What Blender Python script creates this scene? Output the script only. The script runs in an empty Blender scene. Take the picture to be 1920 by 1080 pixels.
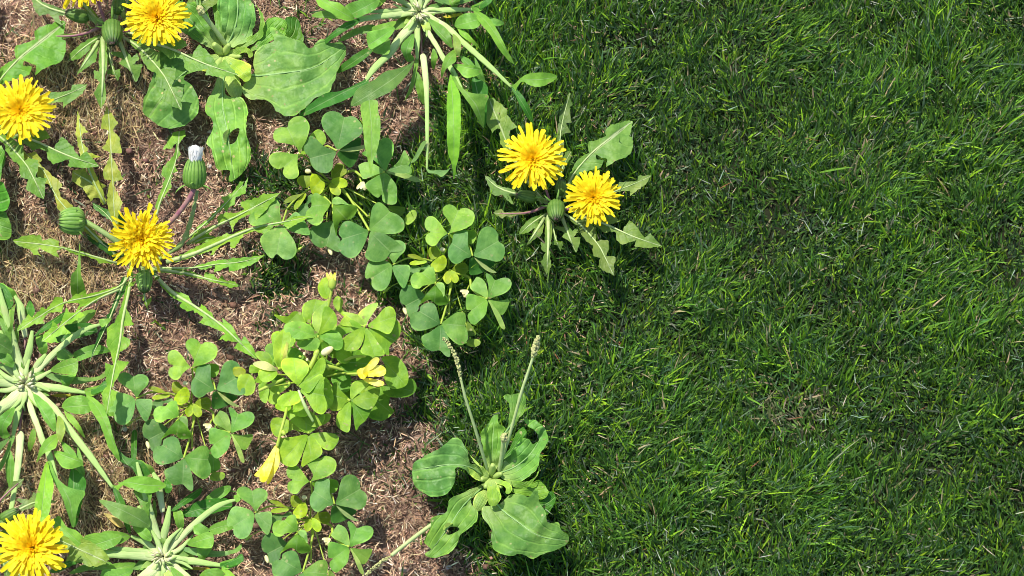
import bpy, bmesh, math, random
import numpy as np
from mathutils import Vector, Matrix
from mathutils.geometry import delaunay_2d_cdt

random.seed(7); RNG = np.random.default_rng(7)
SC = bpy.context.scene
COL = SC.collection

# ---------------------------------------------------------------- camera, sky, sun, exposure
TILT = math.radians(20.0); DIST = 1.70; WIDTH = 0.80
HT = (WIDTH/2)/DIST                      # tan of half the horizontal field of view
CAM = np.array([0.0, -DIST*math.sin(TILT), DIST*math.cos(TILT)])
FWD = np.array([0.0, math.sin(TILT), -math.cos(TILT)])
UPV = np.array([0.0, math.cos(TILT), math.sin(TILT)])
cd = bpy.data.cameras.new('camera'); cam = bpy.data.objects.new('camera', cd); COL.objects.link(cam)
cam.location = CAM; cam.rotation_euler = (TILT, 0, 0)
cd.sensor_fit = 'HORIZONTAL'; cd.angle = 2*math.atan(HT); cd.clip_start = 0.01; cd.clip_end = 100.0
SC.camera = cam

SUN_EL = math.radians(60); SUN_DIR = Vector((-0.62, 0.78, 0)).normalized()   # horizontal direction towards the sun
sdir = Vector((SUN_DIR.x*math.cos(SUN_EL), SUN_DIR.y*math.cos(SUN_EL), math.sin(SUN_EL)))
w = bpy.data.worlds.new('World'); SC.world = w; w.use_nodes = True
nt = w.node_tree; bg = nt.nodes['Background']; sky = nt.nodes.new('ShaderNodeTexSky')
sky.sky_type = 'NISHITA'; sky.sun_disc = False; sky.sun_elevation = SUN_EL
sky.sun_rotation = math.atan2(SUN_DIR.x, SUN_DIR.y)
nt.links.new(sky.outputs[0], bg.inputs[0]); bg.inputs[1].default_value = 0.15
sl = bpy.data.lights.new('sun', 'SUN'); sl.energy = 4.4; sl.angle = math.radians(1.2); sl.color = (1.0, 0.95, 0.87)
so = bpy.data.objects.new('sun', sl); COL.objects.link(so); so.rotation_euler = sdir.to_track_quat('Z', 'Y').to_euler()
so.location = (0, 0, 3)
SC.view_settings.view_transform = 'Standard'; SC.view_settings.look = 'None'
SC.view_settings.exposure = 0.45; SC.cycles.filter_width = 0.9; SC.view_settings.gamma = 1.0; SC.view_settings.use_curve_mapping = False

# ---------------------------------------------------------------- photo pixel (1920x1080) + height -> world
K = WIDTH/1920.0                         # metres per photo pixel
def P(px, py, h):
    """point at height h (m) on the sight line of pixel px, py"""
    px = np.asarray(px, float); py = np.asarray(py, float); h = np.asarray(h, float)
    u = (px-960)/960*HT; v = (540-py)/960*HT
    d = FWD[None, :] + np.outer(u, [1, 0, 0]) + v[:, None]*UPV[None, :]
    s = (h-CAM[2])/d[:, 2]
    return CAM[None, :] + d*s[:, None]
def P1(px, py, h): return Vector(P([px], [py], [h])[0])
def to_px(x, y, z=0.0):
    r = np.stack([x-CAM[0], y-CAM[1], np.zeros_like(x)+z-CAM[2]], 1)
    dep = r@FWD
    return 960+960*(r[:, 0]/dep)/HT, 540-960*((r@UPV)/dep)/HT

def vnoise(x, y, scale, seed=0):
    """smooth value noise 0..1"""
    g = np.random.default_rng(seed).random((256, 256))
    x = x/scale+97.3; y = y/scale+51.7
    xi = np.floor(x).astype(int); yi = np.floor(y).astype(int); fx = x-xi; fy = y-yi
    fx = fx*fx*(3-2*fx); fy = fy*fy*(3-2*fy)
    a = g[xi % 256, yi % 256]; b = g[(xi+1) % 256, yi % 256]; c = g[xi % 256, (yi+1) % 256]; d = g[(xi+1) % 256, (yi+1) % 256]
    return (a*(1-fx)+b*fx)*(1-fy)+(c*(1-fx)+d*fx)*fy

# ---------------------------------------------------------------- materials
class NT:
    def __init__(s, name):
        s.m = bpy.data.materials.new(name); s.m.use_nodes = True; s.t = s.m.node_tree
        s.t.nodes.clear(); s.out = s.t.nodes.new('ShaderNodeOutputMaterial')
    def n(s, typ, **kw):
        nd = s.t.nodes.new('ShaderNode'+typ)
        for k, v in kw.items():
            if k in nd.inputs.keys(): 
                sk = nd.inputs[k]
                if hasattr(v, 'is_output'): s.t.links.new(v, sk)
                else: sk.default_value = v
            else: setattr(nd, k, v)
        return nd
    def l(s, a, b): s.t.links.new(a, b)
    def math(s, op, a, b=0.0, c=0.0):
        nd = s.t.nodes.new('ShaderNodeMath'); nd.operation = op
        for i, v in enumerate((a, b, c)):
            if hasattr(v, 'is_output'): s.l(v, nd.inputs[i])
            else: nd.inputs[i].default_value = v
        return nd.outputs[0]
    def mix(s, fac, a, b, blend='MIX'):
        nd = s.t.nodes.new('ShaderNodeMix'); nd.data_type = 'RGBA'; nd.blend_type = blend
        for sk, v in ((nd.inputs[0], fac), (nd.inputs[6], a), (nd.inputs[7], b)):
            if hasattr(v, 'is_output'): s.l(v, sk)
            else: sk.default_value = v if not isinstance(v, tuple) or len(v) == 4 else (*v, 1)
        return nd.outputs[2]
    def ramp(s, fac, p0, p1):
        nd = s.t.nodes.new('ShaderNodeMapRange'); nd.interpolation_type = 'SMOOTHSTEP'
        s.l(fac, nd.inputs[0]); nd.inputs[1].default_value = p0; nd.inputs[2].default_value = p1
        return nd.outputs[0]

def leaf_mat(name, rib=0.05, rib_col=(.5, .55, .3), rib_amt=.6, veins=0, vein_amt=.25, vein_kind='side', edge=0.0,
             spots=0.0, rough=.42, trans=.32, bump=.35, base_fade=None, blotch=.25):
    T = NT(name)
    at = T.n('Attribute', attribute_name='tint'); uv = T.n('Attribute', attribute_name='luv')
    sp = T.n('SeparateXYZ', Vector=uv.outputs['Vector']); t, q, rnd = sp.outputs
    aq = T.math('ABSOLUTE', q)
    geo = T.n('TexCoord')
    n1 = T.n('TexNoise', Vector=geo.outputs['Object'], Scale=75.0, Detail=4.0, Roughness=.6)
    n2 = T.n('TexNoise', Vector=geo.outputs['Object'], Scale=420.0, Detail=3.0, Roughness=.6)
    col = at.outputs['Color']
    dark = T.mix(1.0, col, (.50, .66, .55), 'MULTIPLY'); lite = T.mix(1.0, col, (1.35, 1.2, 1.1), 'MULTIPLY')
    c = T.mix(T.ramp(n1.outputs['Fac'], .33, .68), dark, lite); c = T.mix(blotch*2, col, c)
    c = T.mix(T.math('MULTIPLY', T.ramp(n2.outputs['Fac'], .45, .75), .35), c, T.mix(1.0, c, (.68, .76, .6), 'MULTIPLY'))
    height = T.math('MULTIPLY', n2.outputs['Fac'], .35)
    if veins:
        if vein_kind == 'side':       # lateral veins running out from the rib
            ph = T.math('ADD', T.math('MULTIPLY', t, veins), T.math('MULTIPLY', aq, -1.3))
            ph = T.math('ADD', ph, T.math('MULTIPLY', n1.outputs['Fac'], .8))
        else:                          # parallel veins
            ph = T.math('ADD', T.math('MULTIPLY', q, veins/2), T.math('MULTIPLY', n1.outputs['Fac'], .25))
        fr = T.math('PINGPONG', ph, .5)
        vm = T.ramp(fr, .09, .0) if vein_kind == 'side' else T.ramp(fr, .16, .0)
        vm = T.math('MULTIPLY', vm, vein_amt)
        c = T.mix(vm, c, T.mix(1.0, c, (1.8, 1.6, 1.6), 'MULTIPLY'))
        height = T.math('ADD', height, T.math('MULTIPLY', vm, -1.6))
        cell = T.n('TexVoronoi', Vector=geo.outputs['Object'], Scale=330.0, feature='F1')
        height = T.math('ADD', height, T.math('MULTIPLY', cell.outputs['Distance'], -.5))
    if rib_amt:
        rm = T.math('MULTIPLY', T.ramp(aq, rib, rib*.3), rib_amt)
        c = T.mix(rm, c, rib_col)
        height = T.math('ADD', height, T.math('MULTIPLY', rm, -.8))
    if base_fade:
        bf = T.math('MULTIPLY', T.ramp(t, base_fade[1], .0), base_fade[2]); c = T.mix(bf, c, base_fade[0])
    if edge:
        c = T.mix(T.math('MULTIPLY', T.ramp(aq, .93, .99), edge), c, T.mix(1.0, c, (1.9, 1.7, 1.5), 'MULTIPLY'))
    if spots:
        vo = T.n('TexVoronoi', Vector=geo.outputs['Object'], Scale=130.0)
        keep = T.ramp(T.n('TexNoise', Vector=geo.outputs['Object'], Scale=40.0).outputs['Fac'], .5, .62)
        sm = T.math('MULTIPLY', T.math('MULTIPLY', T.ramp(vo.outputs['Distance'], .2, .1), keep), spots)
        c = T.mix(sm, c, (.55, .5, .24))
    nb = T.n('TexNoise', Vector=geo.outputs['Object'], Scale=190.0, Detail=2.0, Roughness=.5)
    c = T.mix(T.math('MULTIPLY', T.ramp(nb.outputs['Fac'], .69, .74), .7), c, (.30, .26, .10))
    n3 = T.n('TexNoise', Vector=geo.outputs['Object'], Scale=28.0, Detail=2.0)
    c = T.mix(T.math('MULTIPLY', T.ramp(n3.outputs['Fac'], .5, .75), .4), c, T.mix(1.0, c, (1.3, 1.12, .7), 'MULTIPLY'))
    bp = T.n('Bump', Strength=bump, Distance=.0012, Height=height)
    pr = T.n('BsdfPrincipled', Roughness=rough, Normal=bp.outputs[0]); T.l(c, pr.inputs['Base Color'])
    pr.inputs['Specular IOR Level'].default_value = .22
    tr = T.n('BsdfTranslucent', Normal=bp.outputs[0]); T.l(T.mix(1.0, c, (1.25, 1.3, .55), 'MULTIPLY'), tr.inputs['Color'])
    mx = T.n('MixShader', Fac=trans); T.l(pr.outputs[0], mx.inputs[1]); T.l(tr.outputs[0], mx.inputs[2])
    T.l(mx.outputs[0], T.out.inputs[0]); return T.m

def plain_mat(name, c0, c1=None, scale=200.0, rough=.5, trans=0.0, bump=.2, stretch=None, use_tint=False, spec=.3):
    T = NT(name); tc = T.n('TexCoord'); vec = tc.outputs['Object']
    if stretch:
        mp = T.n('Mapping', Vector=vec); mp.inputs['Scale'].default_value = stretch; vec = mp.outputs[0]
    no = T.n('TexNoise', Vector=vec, Scale=scale, Detail=4.0, Roughness=.6)
    c1 = c1 or tuple(v*.6 for v in c0)
    c = T.mix(T.ramp(no.outputs['Fac'], .35, .68), c0, c1)
    if use_tint:
        at = T.n('Attribute', attribute_name='tint'); c = T.mix(1.0, at.outputs['Color'], c, 'MULTIPLY')
    bp = T.n('Bump', Strength=bump, Distance=.001, Height=no.outputs['Fac'])
    pr = T.n('BsdfPrincipled', Roughness=rough, Normal=bp.outputs[0]); T.l(c, pr.inputs['Base Color'])
    pr.inputs['Specular IOR Level'].default_value = spec
    if trans:
        tr = T.n('BsdfTranslucent'); T.l(c, tr.inputs['Color'])
        mx = T.n('MixShader', Fac=trans); T.l(pr.outputs[0], mx.inputs[1]); T.l(tr.outputs[0], mx.inputs[2])
        T.l(mx.outputs[0], T.out.inputs[0])
    else: T.l(pr.outputs[0], T.out.inputs[0])
    return T.m

M = {}
M['sorrel'] = leaf_mat('sorrel_leaf', rib=.04, rib_col=(.30, .42, .16), rib_amt=.35, veins=7, vein_amt=.16, spots=.5, rough=.5, trans=.30, bump=.28, edge=.45, blotch=.3)
M['dandelion'] = leaf_mat('dandelion_leaf', rib=.10, rib_col=(.50, .56, .30), rib_amt=.75, veins=9, vein_amt=.22, rough=.45, trans=.30, bump=.45, edge=.1, blotch=.3)
M['plantain'] = leaf_mat('plantain_leaf', rib=.05, rib_col=(.34, .50, .2), rib_amt=.45, veins=5, vein_kind='par', vein_amt=.5, spots=.9, rough=.46, trans=.28, bump=.5, edge=.9,
                         base_fade=((.46, .60, .19), .42, .8), blotch=.32)
M['crabgrass'] = leaf_mat('crabgrass_leaf', rib=.07, rib_col=(.34, .48, .2), rib_amt=.5, veins=13, vein_kind='par', vein_amt=.22, spots=.3, rough=.42, trans=.32, bump=.4, edge=.3, blotch=.2)
M['petal'] = plain_mat('yellow_petal', (.95, .78, .010), (.95, .70, .008), 90, .6, .30, .15)
M['floret'] = plain_mat('inner_floret', (.96, .74, .010), (.96, .66, .008), 300, .65, .35, .15)
M['sorrel_petal'] = plain_mat('sorrel_petal', (.95, .80, .03), (.95, .88, .20), 120, .5, .3, .1)
M['pale_petal'] = plain_mat('pale_petal', (.85, .82, .50), (.8, .7, .25), 150, .5, .3, .1)
M['rib'] = plain_mat('pale_midrib', (.43, .52, .21), (.33, .44, .15), 250, .45, 0, .15)
M['rib_green'] = plain_mat('green_midrib', (.26, .42, .14), (.2, .36, .11), 250, .45, 0, .15)
M['stalk_pale'] = plain_mat('pale_stalk', (.44, .54, .22), (.36, .46, .16), 160, .5, 0, .2)
M['stem_purple'] = plain_mat('purple_stem', (.26, .10, .13), (.34, .20, .16), 160, .4, 0, .2)
M['stem_green'] = plain_mat('green_stem', (.22, .34, .08), (.30, .40, .14), 160, .45, 0, .2)
M['stem_yellow'] = plain_mat('yellow_green_stem', (.36, .47, .05), (.30, .40, .06), 160, .45, 0, .15)
def stem_mat():
    T = NT('pale_grass_stem'); uv = T.n('Attribute', attribute_name='luv'); sp = T.n('SeparateXYZ', Vector=uv.outputs['Vector']); t, q, _ = sp.outputs
    tc = T.n('TexCoord'); n1 = T.n('TexNoise', Vector=tc.outputs['Object'], Scale=70.0, Detail=4.0)
    cb = T.n('CombineXYZ', X=T.math('MULTIPLY', q, 7.0), Y=T.math('MULTIPLY', t, 2.5)); n2 = T.n('TexNoise', Vector=cb.outputs[0], Scale=1.6, Detail=3.0)
    c = T.mix(T.ramp(T.math('ADD', t, T.math('MULTIPLY', n1.outputs['Fac'], .5)), .2, 1.0), (.66, .71, .38), (.37, .53, .16))
    c = T.mix(T.math('MULTIPLY', T.ramp(n2.outputs['Fac'], .42, .62), .55), c, T.mix(1.0, c, (.62, .74, .5), 'MULTIPLY'))
    c = T.mix(T.math('MULTIPLY', T.ramp(n1.outputs['Fac'], .58, .75), .4), c, (.46, .36, .2))
    bp = T.n('Bump', Strength=.5, Distance=.001, Height=n2.outputs['Fac'])
    pr = T.n('BsdfPrincipled', Roughness=.5, Normal=bp.outputs[0]); T.l(c, pr.inputs['Base Color']); pr.inputs['Specular IOR Level'].default_value = .25
    T.l(pr.outputs[0], T.out.inputs[0]); return T.m
M['crab_stem'] = stem_mat()
M['crab_crown'] = plain_mat('dry_sheath', (.70, .68, .46), (.52, .46, .26), 140, .6, .1, .3)
def bract_mat(name='bud_bract', k=1.0, pale=.7):
    T = NT(name); uv = T.n('Attribute', attribute_name='luv'); sp = T.n('SeparateXYZ', Vector=uv.outputs['Vector']); t, q, _ = sp.outputs; aq = T.math('ABSOLUTE', q)
    tc = T.n('TexCoord'); n1 = T.n('TexNoise', Vector=tc.outputs['Object'], Scale=160.0, Detail=3.0)
    c = T.mix(T.ramp(n1.outputs['Fac'], .35, .65), (.13*k, .27*k, .035*k), (.20*k, .36*k, .06*k))
    c = T.mix(T.math('MULTIPLY', T.ramp(aq, .5, 1.0), .75), c, (.05, .13, .02)); c = T.mix(T.math('MULTIPLY', T.ramp(aq, .22, .0), T.math('MULTIPLY', n1.outputs['Fac'], pale)), c, (.34, .48, .17))
    c = T.mix(T.math('MULTIPLY', T.ramp(t, .84, 1.0), .8), c, (.07, .05, .04))
    pr = T.n('BsdfPrincipled', Roughness=.5); T.l(c, pr.inputs['Base Color']); pr.inputs['Specular IOR Level'].default_value = .25; T.l(pr.outputs[0], T.out.inputs[0]); return T.m
M['bract'] = bract_mat(); M['bract_dark'] = bract_mat('dark_bud_bract', .6, .3); M['bud_core'] = plain_mat('bud_core', (.05, .12, .02), (.08, .17, .03), 110, .6, 0, .2)
M['bract_tip'] = plain_mat('dark_bract_tip', (.05, .035, .03), (.12, .09, .05), 200, .6, 0, .2)
M['pappus'] = plain_mat('white_pappus', (.93, .93, .90), (.88, .86, .80), 300, .9, .45, 0)
M['seed'] = plain_mat('plantain_seed', (.50, .55, .20), (.40, .36, .16), 500, .55, .1, .3)

# ---------------------------------------------------------------- mesh helpers
def link(name, me, parent=None, mat=None):
    o = bpy.data.objects.new(name, me); COL.objects.link(o)
    if parent: o.parent = parent
    if mat and me: me.materials.clear(); me.materials.append(mat)
    return o
def mesh_np(name, V, F, smooth=True):
    me = bpy.data.meshes.new(name); V = np.asarray(V, np.float32)
    me.vertices.add(len(V)); me.vertices.foreach_set('co', V.ravel())
    sizes = np.array([len(f) for f in F]) if not isinstance(F, np.ndarray) else np.full(len(F), F.shape[1])
    flat = F.ravel() if isinstance(F, np.ndarray) else np.concatenate([np.asarray(f) for f in F])
    me.loops.add(len(flat)); me.loops.foreach_set('vertex_index', flat.astype(np.int32))
    me.polygons.add(len(sizes)); st = np.concatenate([[0], np.cumsum(sizes)[:-1]]).astype(np.int32)
    me.polygons.foreach_set('loop_start', st)
    me.update(calc_edges=True); me.validate()
    if smooth: me.polygons.foreach_set('use_smooth', np.ones(len(me.polygons), bool))
    return me
def set_tint(me, rgb):
    a = me.attributes.new('tint', 'FLOAT_COLOR', 'POINT'); n = len(me.vertices)
    arr = np.ones((n, 4), np.float32); arr[:, :3] = rgb
    a.data.foreach_set('color', arr.ravel())
def parse(s):
    return np.array([[float(v) for v in p.split(',')] for p in s.split()])
def catmull(pts, closed=True, n=5):
    m = len(pts); out = []
    rng = range(m) if closed else range(m-1)
    for i in rng:
        if closed: p0, p1, p2, p3 = pts[i-1], pts[i], pts[(i+1) % m], pts[(i+2) % m]
        else: p0, p1, p2, p3 = pts[max(i-1, 0)], pts[i], pts[i+1], pts[min(i+2, m-1)]
        for k in range(n):
            t = k/n
            out.append(.5*((2*p1)+(p2-p0)*t+(2*p0-5*p1+4*p2-p3)*t*t+(3*p1-p0-3*p2+p3)*t**3))
    if not closed: out.append(pts[-1])
    return np.array(out)
def resample(pts, step, closed=True):
    q = np.vstack([pts, pts[:1]]) if closed else pts
    seg = np.linalg.norm(np.diff(q, axis=0), axis=1); s = np.concatenate([[0], np.cumsum(seg)])
    n = max(4, int(s[-1]/step)); u = np.linspace(0, s[-1], n+1)
    if closed: u = u[:-1]
    return np.stack([np.interp(u, s, q[:, k]) for k in range(q.shape[1])], 1)
def densify(pts, step):
    out = []
    for i in range(len(pts)):
        a, b = pts[i], pts[(i+1) % len(pts)]; n = max(1, int(np.linalg.norm(b-a)/step))
        for k in range(n): out.append(a+(b-a)*k/n)
    return np.array(out)
def inside(poly, pts):
    x, y = pts[:, 0], pts[:, 1]; r = np.zeros(len(pts), bool); j = len(poly)-1
    for i in range(len(poly)):
        xi, yi = poly[i]; xj, yj = poly[j]
        c = ((yi > y) != (yj > y)) & (x < (xj-xi)*(y-yi)/(yj-yi+1e-12)+xi); r ^= c; j = i
    return r
def rib_coords(rib, pts):
    """t along the rib 0..1, signed distance from it"""
    seg = np.diff(rib, axis=0); L = np.linalg.norm(seg, axis=1); cum = np.concatenate([[0], np.cumsum(L)])
    best = np.full(len(pts), 1e9); tt = np.zeros(len(pts)); dd = np.zeros(len(pts))
    for i in range(len(seg)):
        u = ((pts-rib[i])@seg[i])/(L[i]**2+1e-9); u = np.clip(u, 0, 1)
        v = pts-(rib[i]+u[:, None]*seg[i]); d = np.linalg.norm(v, axis=1); s = np.sign(seg[i][0]*v[:, 1]-seg[i][1]*v[:, 0])
        k = d < best; best[k] = d[k]; tt[k] = (cum[i]+u[k]*L[i])/cum[-1]; dd[k] = (s*d)[k]
    return tt, dd

# zoom windows in which the outlines were measured: (x0, y0, photo px per unit)
Z = dict(A=(0, 0, .25), B=(340, 0, .25), C=(640, 0, .3241), D=(0, 240, .25), E=(480, 200, .25), F=(860, 170, 1/3),
         G=(0, 480, .25), H=(0, 720, 1/3), I=(430, 500, .3704), J=(660, 370, .287), L=(400, 800, .2592), N=(740, 620, .426), X=(0, 0, 1.0))
def zpx(z, pts):
    x0, y0, s = Z[z]; o = np.array(pts, float).copy(); o[:, 0] = x0+o[:, 0]*s; o[:, 1] = y0+o[:, 1]*s; return o

class Sim:
    """similarity in photo pixels: src -> dst, scale, rotation in degrees"""
    def __init__(s, src=(0, 0), dst=(0, 0), scale=1.0, rot=0.0):
        a = math.radians(rot); s.src = np.array(src, float); s.dst = np.array(dst, float); s.k = scale
        s.R = np.array([[math.cos(a), math.sin(a)], [-math.sin(a), math.cos(a)]])
    def __call__(s, p):
        o = np.array(p, float).copy(); o[:, :2] = (o[:, :2]-s.src)@s.R*s.k+s.dst; return o

GRADE = (1.13, 1.19, .70)            # leaf colours measured once, warmed together
class Plant:
    def __init__(s, name, label, cat, base_px, sim=None, group=None, lift=0.0, hs=1.0, seed=1):
        s.sim = sim or Sim(); s.lift = lift; s.hs = hs; s.rng = random.Random(seed)
        b = s.sim(np.array([base_px], float))[0]
        s.root = bpy.data.objects.new(name, None); COL.objects.link(s.root); s.root.empty_display_size = .02
        s.loc = P1(b[0], b[1], 0.0); s.root.location = s.loc
        s.root['label'] = label; s.root['category'] = cat
        if group: s.root['group'] = group
        s.pre = None
    def px(s, z, txt):
        p = zpx(z, parse(txt) if isinstance(txt, str) else txt)
        if s.pre is not None: p = s.pre(p)
        return s.sim(p)
    def h(s, mm): return (np.asarray(mm, float)*s.hs+s.lift)/1000.0
    def loc_pts(s, px, mm): return P(px[:, 0], px[:, 1], s.h(mm))-np.array(s.loc)
    def leaf(s, z, outline, rib=None, h=(10, 25, 15), tint=(.12, .26, .07), mat='sorrel', fold=.15, curl=0.0, wave=.0, bump=1.0,
             smooth=True, hole=None, name='leaf', parent=None, step=3.6, midrib=None, jit=.17, teeth=0.0, ragged=0.0):
        r = s.rng
        out = s.px(z, outline)
        if rib is None:
            cen = out.mean(0); ribp = np.array([out[0], out[0]+(cen-out[0])*.9, out[0]+(cen-out[0])*1.85])
        else: ribp = s.px(z, rib)
        ribp = catmull(ribp[:, :2], False, 6)
        if smooth:
            out = resample(catmull(out, True, 6), step)
            if ragged:
                nx = np.roll(out, -1, 0)-np.roll(out, 1, 0); nx = np.stack([-nx[:, 1], nx[:, 0]], 1)/(np.linalg.norm(nx, axis=1)[:, None]+1e-6)
                o_ = r.uniform(0, 900); amp = (vnoise(out[:, 0]+o_, out[:, 1], 13, 71)-.5)*2.2+(vnoise(out[:, 0]+o_, out[:, 1], 5, 72)-.5)*1.1
                out = out+nx*(amp*ragged)[:, None]
        else:
            out = densify(out, step)
            nx = np.roll(out, -1, 0)-np.roll(out, 1, 0); nx = np.stack([-nx[:, 1], nx[:, 0]], 1)/(np.linalg.norm(nx, axis=1)[:, None]+1e-6)
            out = out+nx*RNG.normal(0, .45+teeth, len(out))[:, None]
        lo, hi = out.min(0), out.max(0); sp = step*1.15
        gx, gy = np.meshgrid(np.arange(lo[0], hi[0], sp), np.arange(lo[1], hi[1], sp*.866))
        gx[1::2] += sp/2; g = np.stack([gx.ravel(), gy.ravel()], 1)+RNG.uniform(-.15, .15, (gx.size, 2))*sp
        g = g[inside(out, g)] if len(g) else g
        if len(g):
            dmin = np.min(np.linalg.norm(g[:, None]-out[None], axis=2), axis=1); g = g[dmin > sp*.55]
        pts = np.vstack([out, g]) if len(g) else out
        holes = []
        if hole is not None:
            hp = resample(catmull(s.px(z, hole), True, 4), step*.7); base = len(pts); pts = np.vstack([pts, hp])
            holes = [(base+i, base+(i+1) % len(hp)) for i in range(len(hp))]
        n = len(out); edges = [(i, (i+1) % n) for i in range(n)]+holes
        vs, es, fs, _, _, _ = delaunay_2d_cdt([Vector(p) for p in pts], edges, [list(range(n))], 1, 1e-4)
        V2 = np.array([[v.x, v.y] for v in vs]); F = np.array([list(f) for f in fs if len(f) == 3])
        cen = V2[F].mean(1); keep = inside(out, cen)
        if hole is not None: keep &= ~inside(hp, cen)
        F = F[keep]
        t, d = rib_coords(ribp, V2)
        bins = np.clip((t*24).astype(int), 0, 23); wl = np.full(24, 1e-3)
        np.maximum.at(wl, bins, np.abs(d)); wl = np.convolve(np.pad(wl, 1, mode='edge'), [.25, .5, .25], 'valid')
        wloc = np.interp(t*24, np.arange(24)+.5, wl); q = np.clip(d/(wloc+1e-3), -1.05, 1.05); wmax = np.abs(d).max()+1e-6
        hh = np.array(h, float); co = np.polyfit(np.linspace(0, 1, len(hh)), hh, len(hh)-1)
        zmm = np.polyval(co, t)
        dm = np.abs(d)*K*1000
        asym = 1+r.uniform(-.6, .6)*np.sign(d)
        ph = r.uniform(0, 9); ph2 = r.uniform(0, 99)
        zmm = zmm+fold*dm*asym+curl*(np.abs(d)/wmax)**2*wmax*K*1000
        zmm = zmm+wave*np.sin(t*r.uniform(14, 20)+ph+np.sign(d)*1.3)*(np.abs(d)/wmax)*wmax*K*1000*.22
        zmm = zmm+bump*((vnoise(V2[:, 0]+ph2*31, V2[:, 1]+ph2*17, 26, 3)-.5)*3.2+(vnoise(V2[:, 0]+ph2*13, V2[:, 1], 11, 4)-.5)*1.3)
        zmm = np.maximum(zmm, 1.5)
        W = P(V2[:, 0], V2[:, 1], s.h(zmm))-np.array(s.loc)
        me = mesh_np(name, W, F)
        nz = sum((p.normal.z for p in me.polygons))
        if nz < 0: me.flip_normals()
        a = me.attributes.new('luv', 'FLOAT_VECTOR', 'POINT')
        a.data.foreach_set('vector', np.stack([t, q, np.full(len(t), r.random())], 1).astype(np.float32).ravel())
        f = 1+r.uniform(-jit, jit); g2 = 1+r.uniform(-jit, jit)*.5
        set_tint(me, (tint[0]*f*g2*GRADE[0], tint[1]*f*GRADE[1], tint[2]*f*(1+r.uniform(-jit, jit))*GRADE[2]))
        ob = link(name, me, parent or s.root, M[mat])
        if midrib:
            k = max(6, len(ribp)//2); rr = resample(ribp, np.linalg.norm(np.diff(ribp, axis=0), axis=1).sum()/k, False)
            tv = np.linspace(0, 1, len(rr)); top = tv < .93; rr, tv = rr[top], tv[top]
            # sit on the leaf: nearest leaf vertex's height
            zz = np.array([s_z(V2, zmm, p) for p in rr])
            W2 = P(rr[:, 0], rr[:, 1], s.h(zz+.15))-np.array(s.loc)
            rad = np.interp(tv, [0, .5, 1], [midrib[0], midrib[0]*.55, midrib[0]*.18])*K*s.sim.k
            link('midrib', tube_mesh('midrib', W2, rad, 6), ob, M[midrib[1]])
        return ob
    def tube(s, z, txt, wpx, mat, name='stem', parent=None, n=8, wig=0.0, flat=1.0):
        a = parse(txt); p = s.px(z, a); mm = a[:, 2]
        full = catmull(np.column_stack([p[:, :2], mm]), False, 7)
        W = s.loc_pts(full, full[:, 2])
        sc = Z[z][2]*s.sim.k*(s.pre.k if s.pre is not None else 1)
        rad = np.interp(np.linspace(0, 1, len(full)), np.linspace(0, 1, len(wpx)), wpx)*.5*sc*K
        if wig: rad = rad*(1+RNG.normal(0, wig, len(rad)))
        return link(name, tube_mesh(name, W, rad, n, True, flat), parent or s.root, M[mat])
    def pt(s, z, x, y, mm):
        p = s.px(z, np.array([[x, y]])); return Vector(P(p[:, 0], p[:, 1], s.h([mm]))[0])-s.loc

def s_z(V2, zmm, p):
    d = np.linalg.norm(V2-p, axis=1); k = np.argsort(d)[:4]; w = 1/(d[k]+.3); return float((zmm[k]*w).sum()/w.sum())

def tube_mesh(name, pts, rad, n=8, cap=True, flat=1.0):
    pts = np.asarray(pts, float); m = len(pts); tan = np.gradient(pts, axis=0); tan /= np.linalg.norm(tan, axis=1)[:, None]+1e-9
    ref = np.array([0, 0, 1.0]) if abs(tan[:, 2]).mean() < .85 else np.array([0, 1.0, 0])
    a = np.cross(tan, ref); a /= np.linalg.norm(a, axis=1)[:, None]+1e-9; b = np.cross(a, tan)
    th = np.linspace(0, 2*math.pi, n, endpoint=False)
    V = pts[:, None]+rad[:, None, None]*(np.cos(th)[None, :, None]*a[:, None]+flat*np.sin(th)[None, :, None]*b[:, None])
    V = V.reshape(-1, 3); F = []
    for i in range(m-1):
        for j in range(n):
            k = (j+1) % n; F.append([i*n+j, i*n+k, (i+1)*n+k, (i+1)*n+j])
    if cap: F.append(list(range(n))[::-1]); F.append([(m-1)*n+j for j in range(n)])
    me = mesh_np(name, V, F)
    at = me.attributes.new('luv', 'FLOAT_VECTOR', 'POINT'); tt = np.repeat(np.linspace(0, 1, m), n); qq = np.tile(np.cos(th), m)
    at.data.foreach_set('vector', np.stack([tt, qq, np.zeros(m*n)], 1).astype(np.float32).ravel())
    return me

# ---------------------------------------------------------------- flowers and buds
def frame_to(d):
    """rotation taking +Z to direction d"""
    return Vector(d).normalized().to_track_quat('Z', 'Y').to_matrix().to_4x4()

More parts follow.
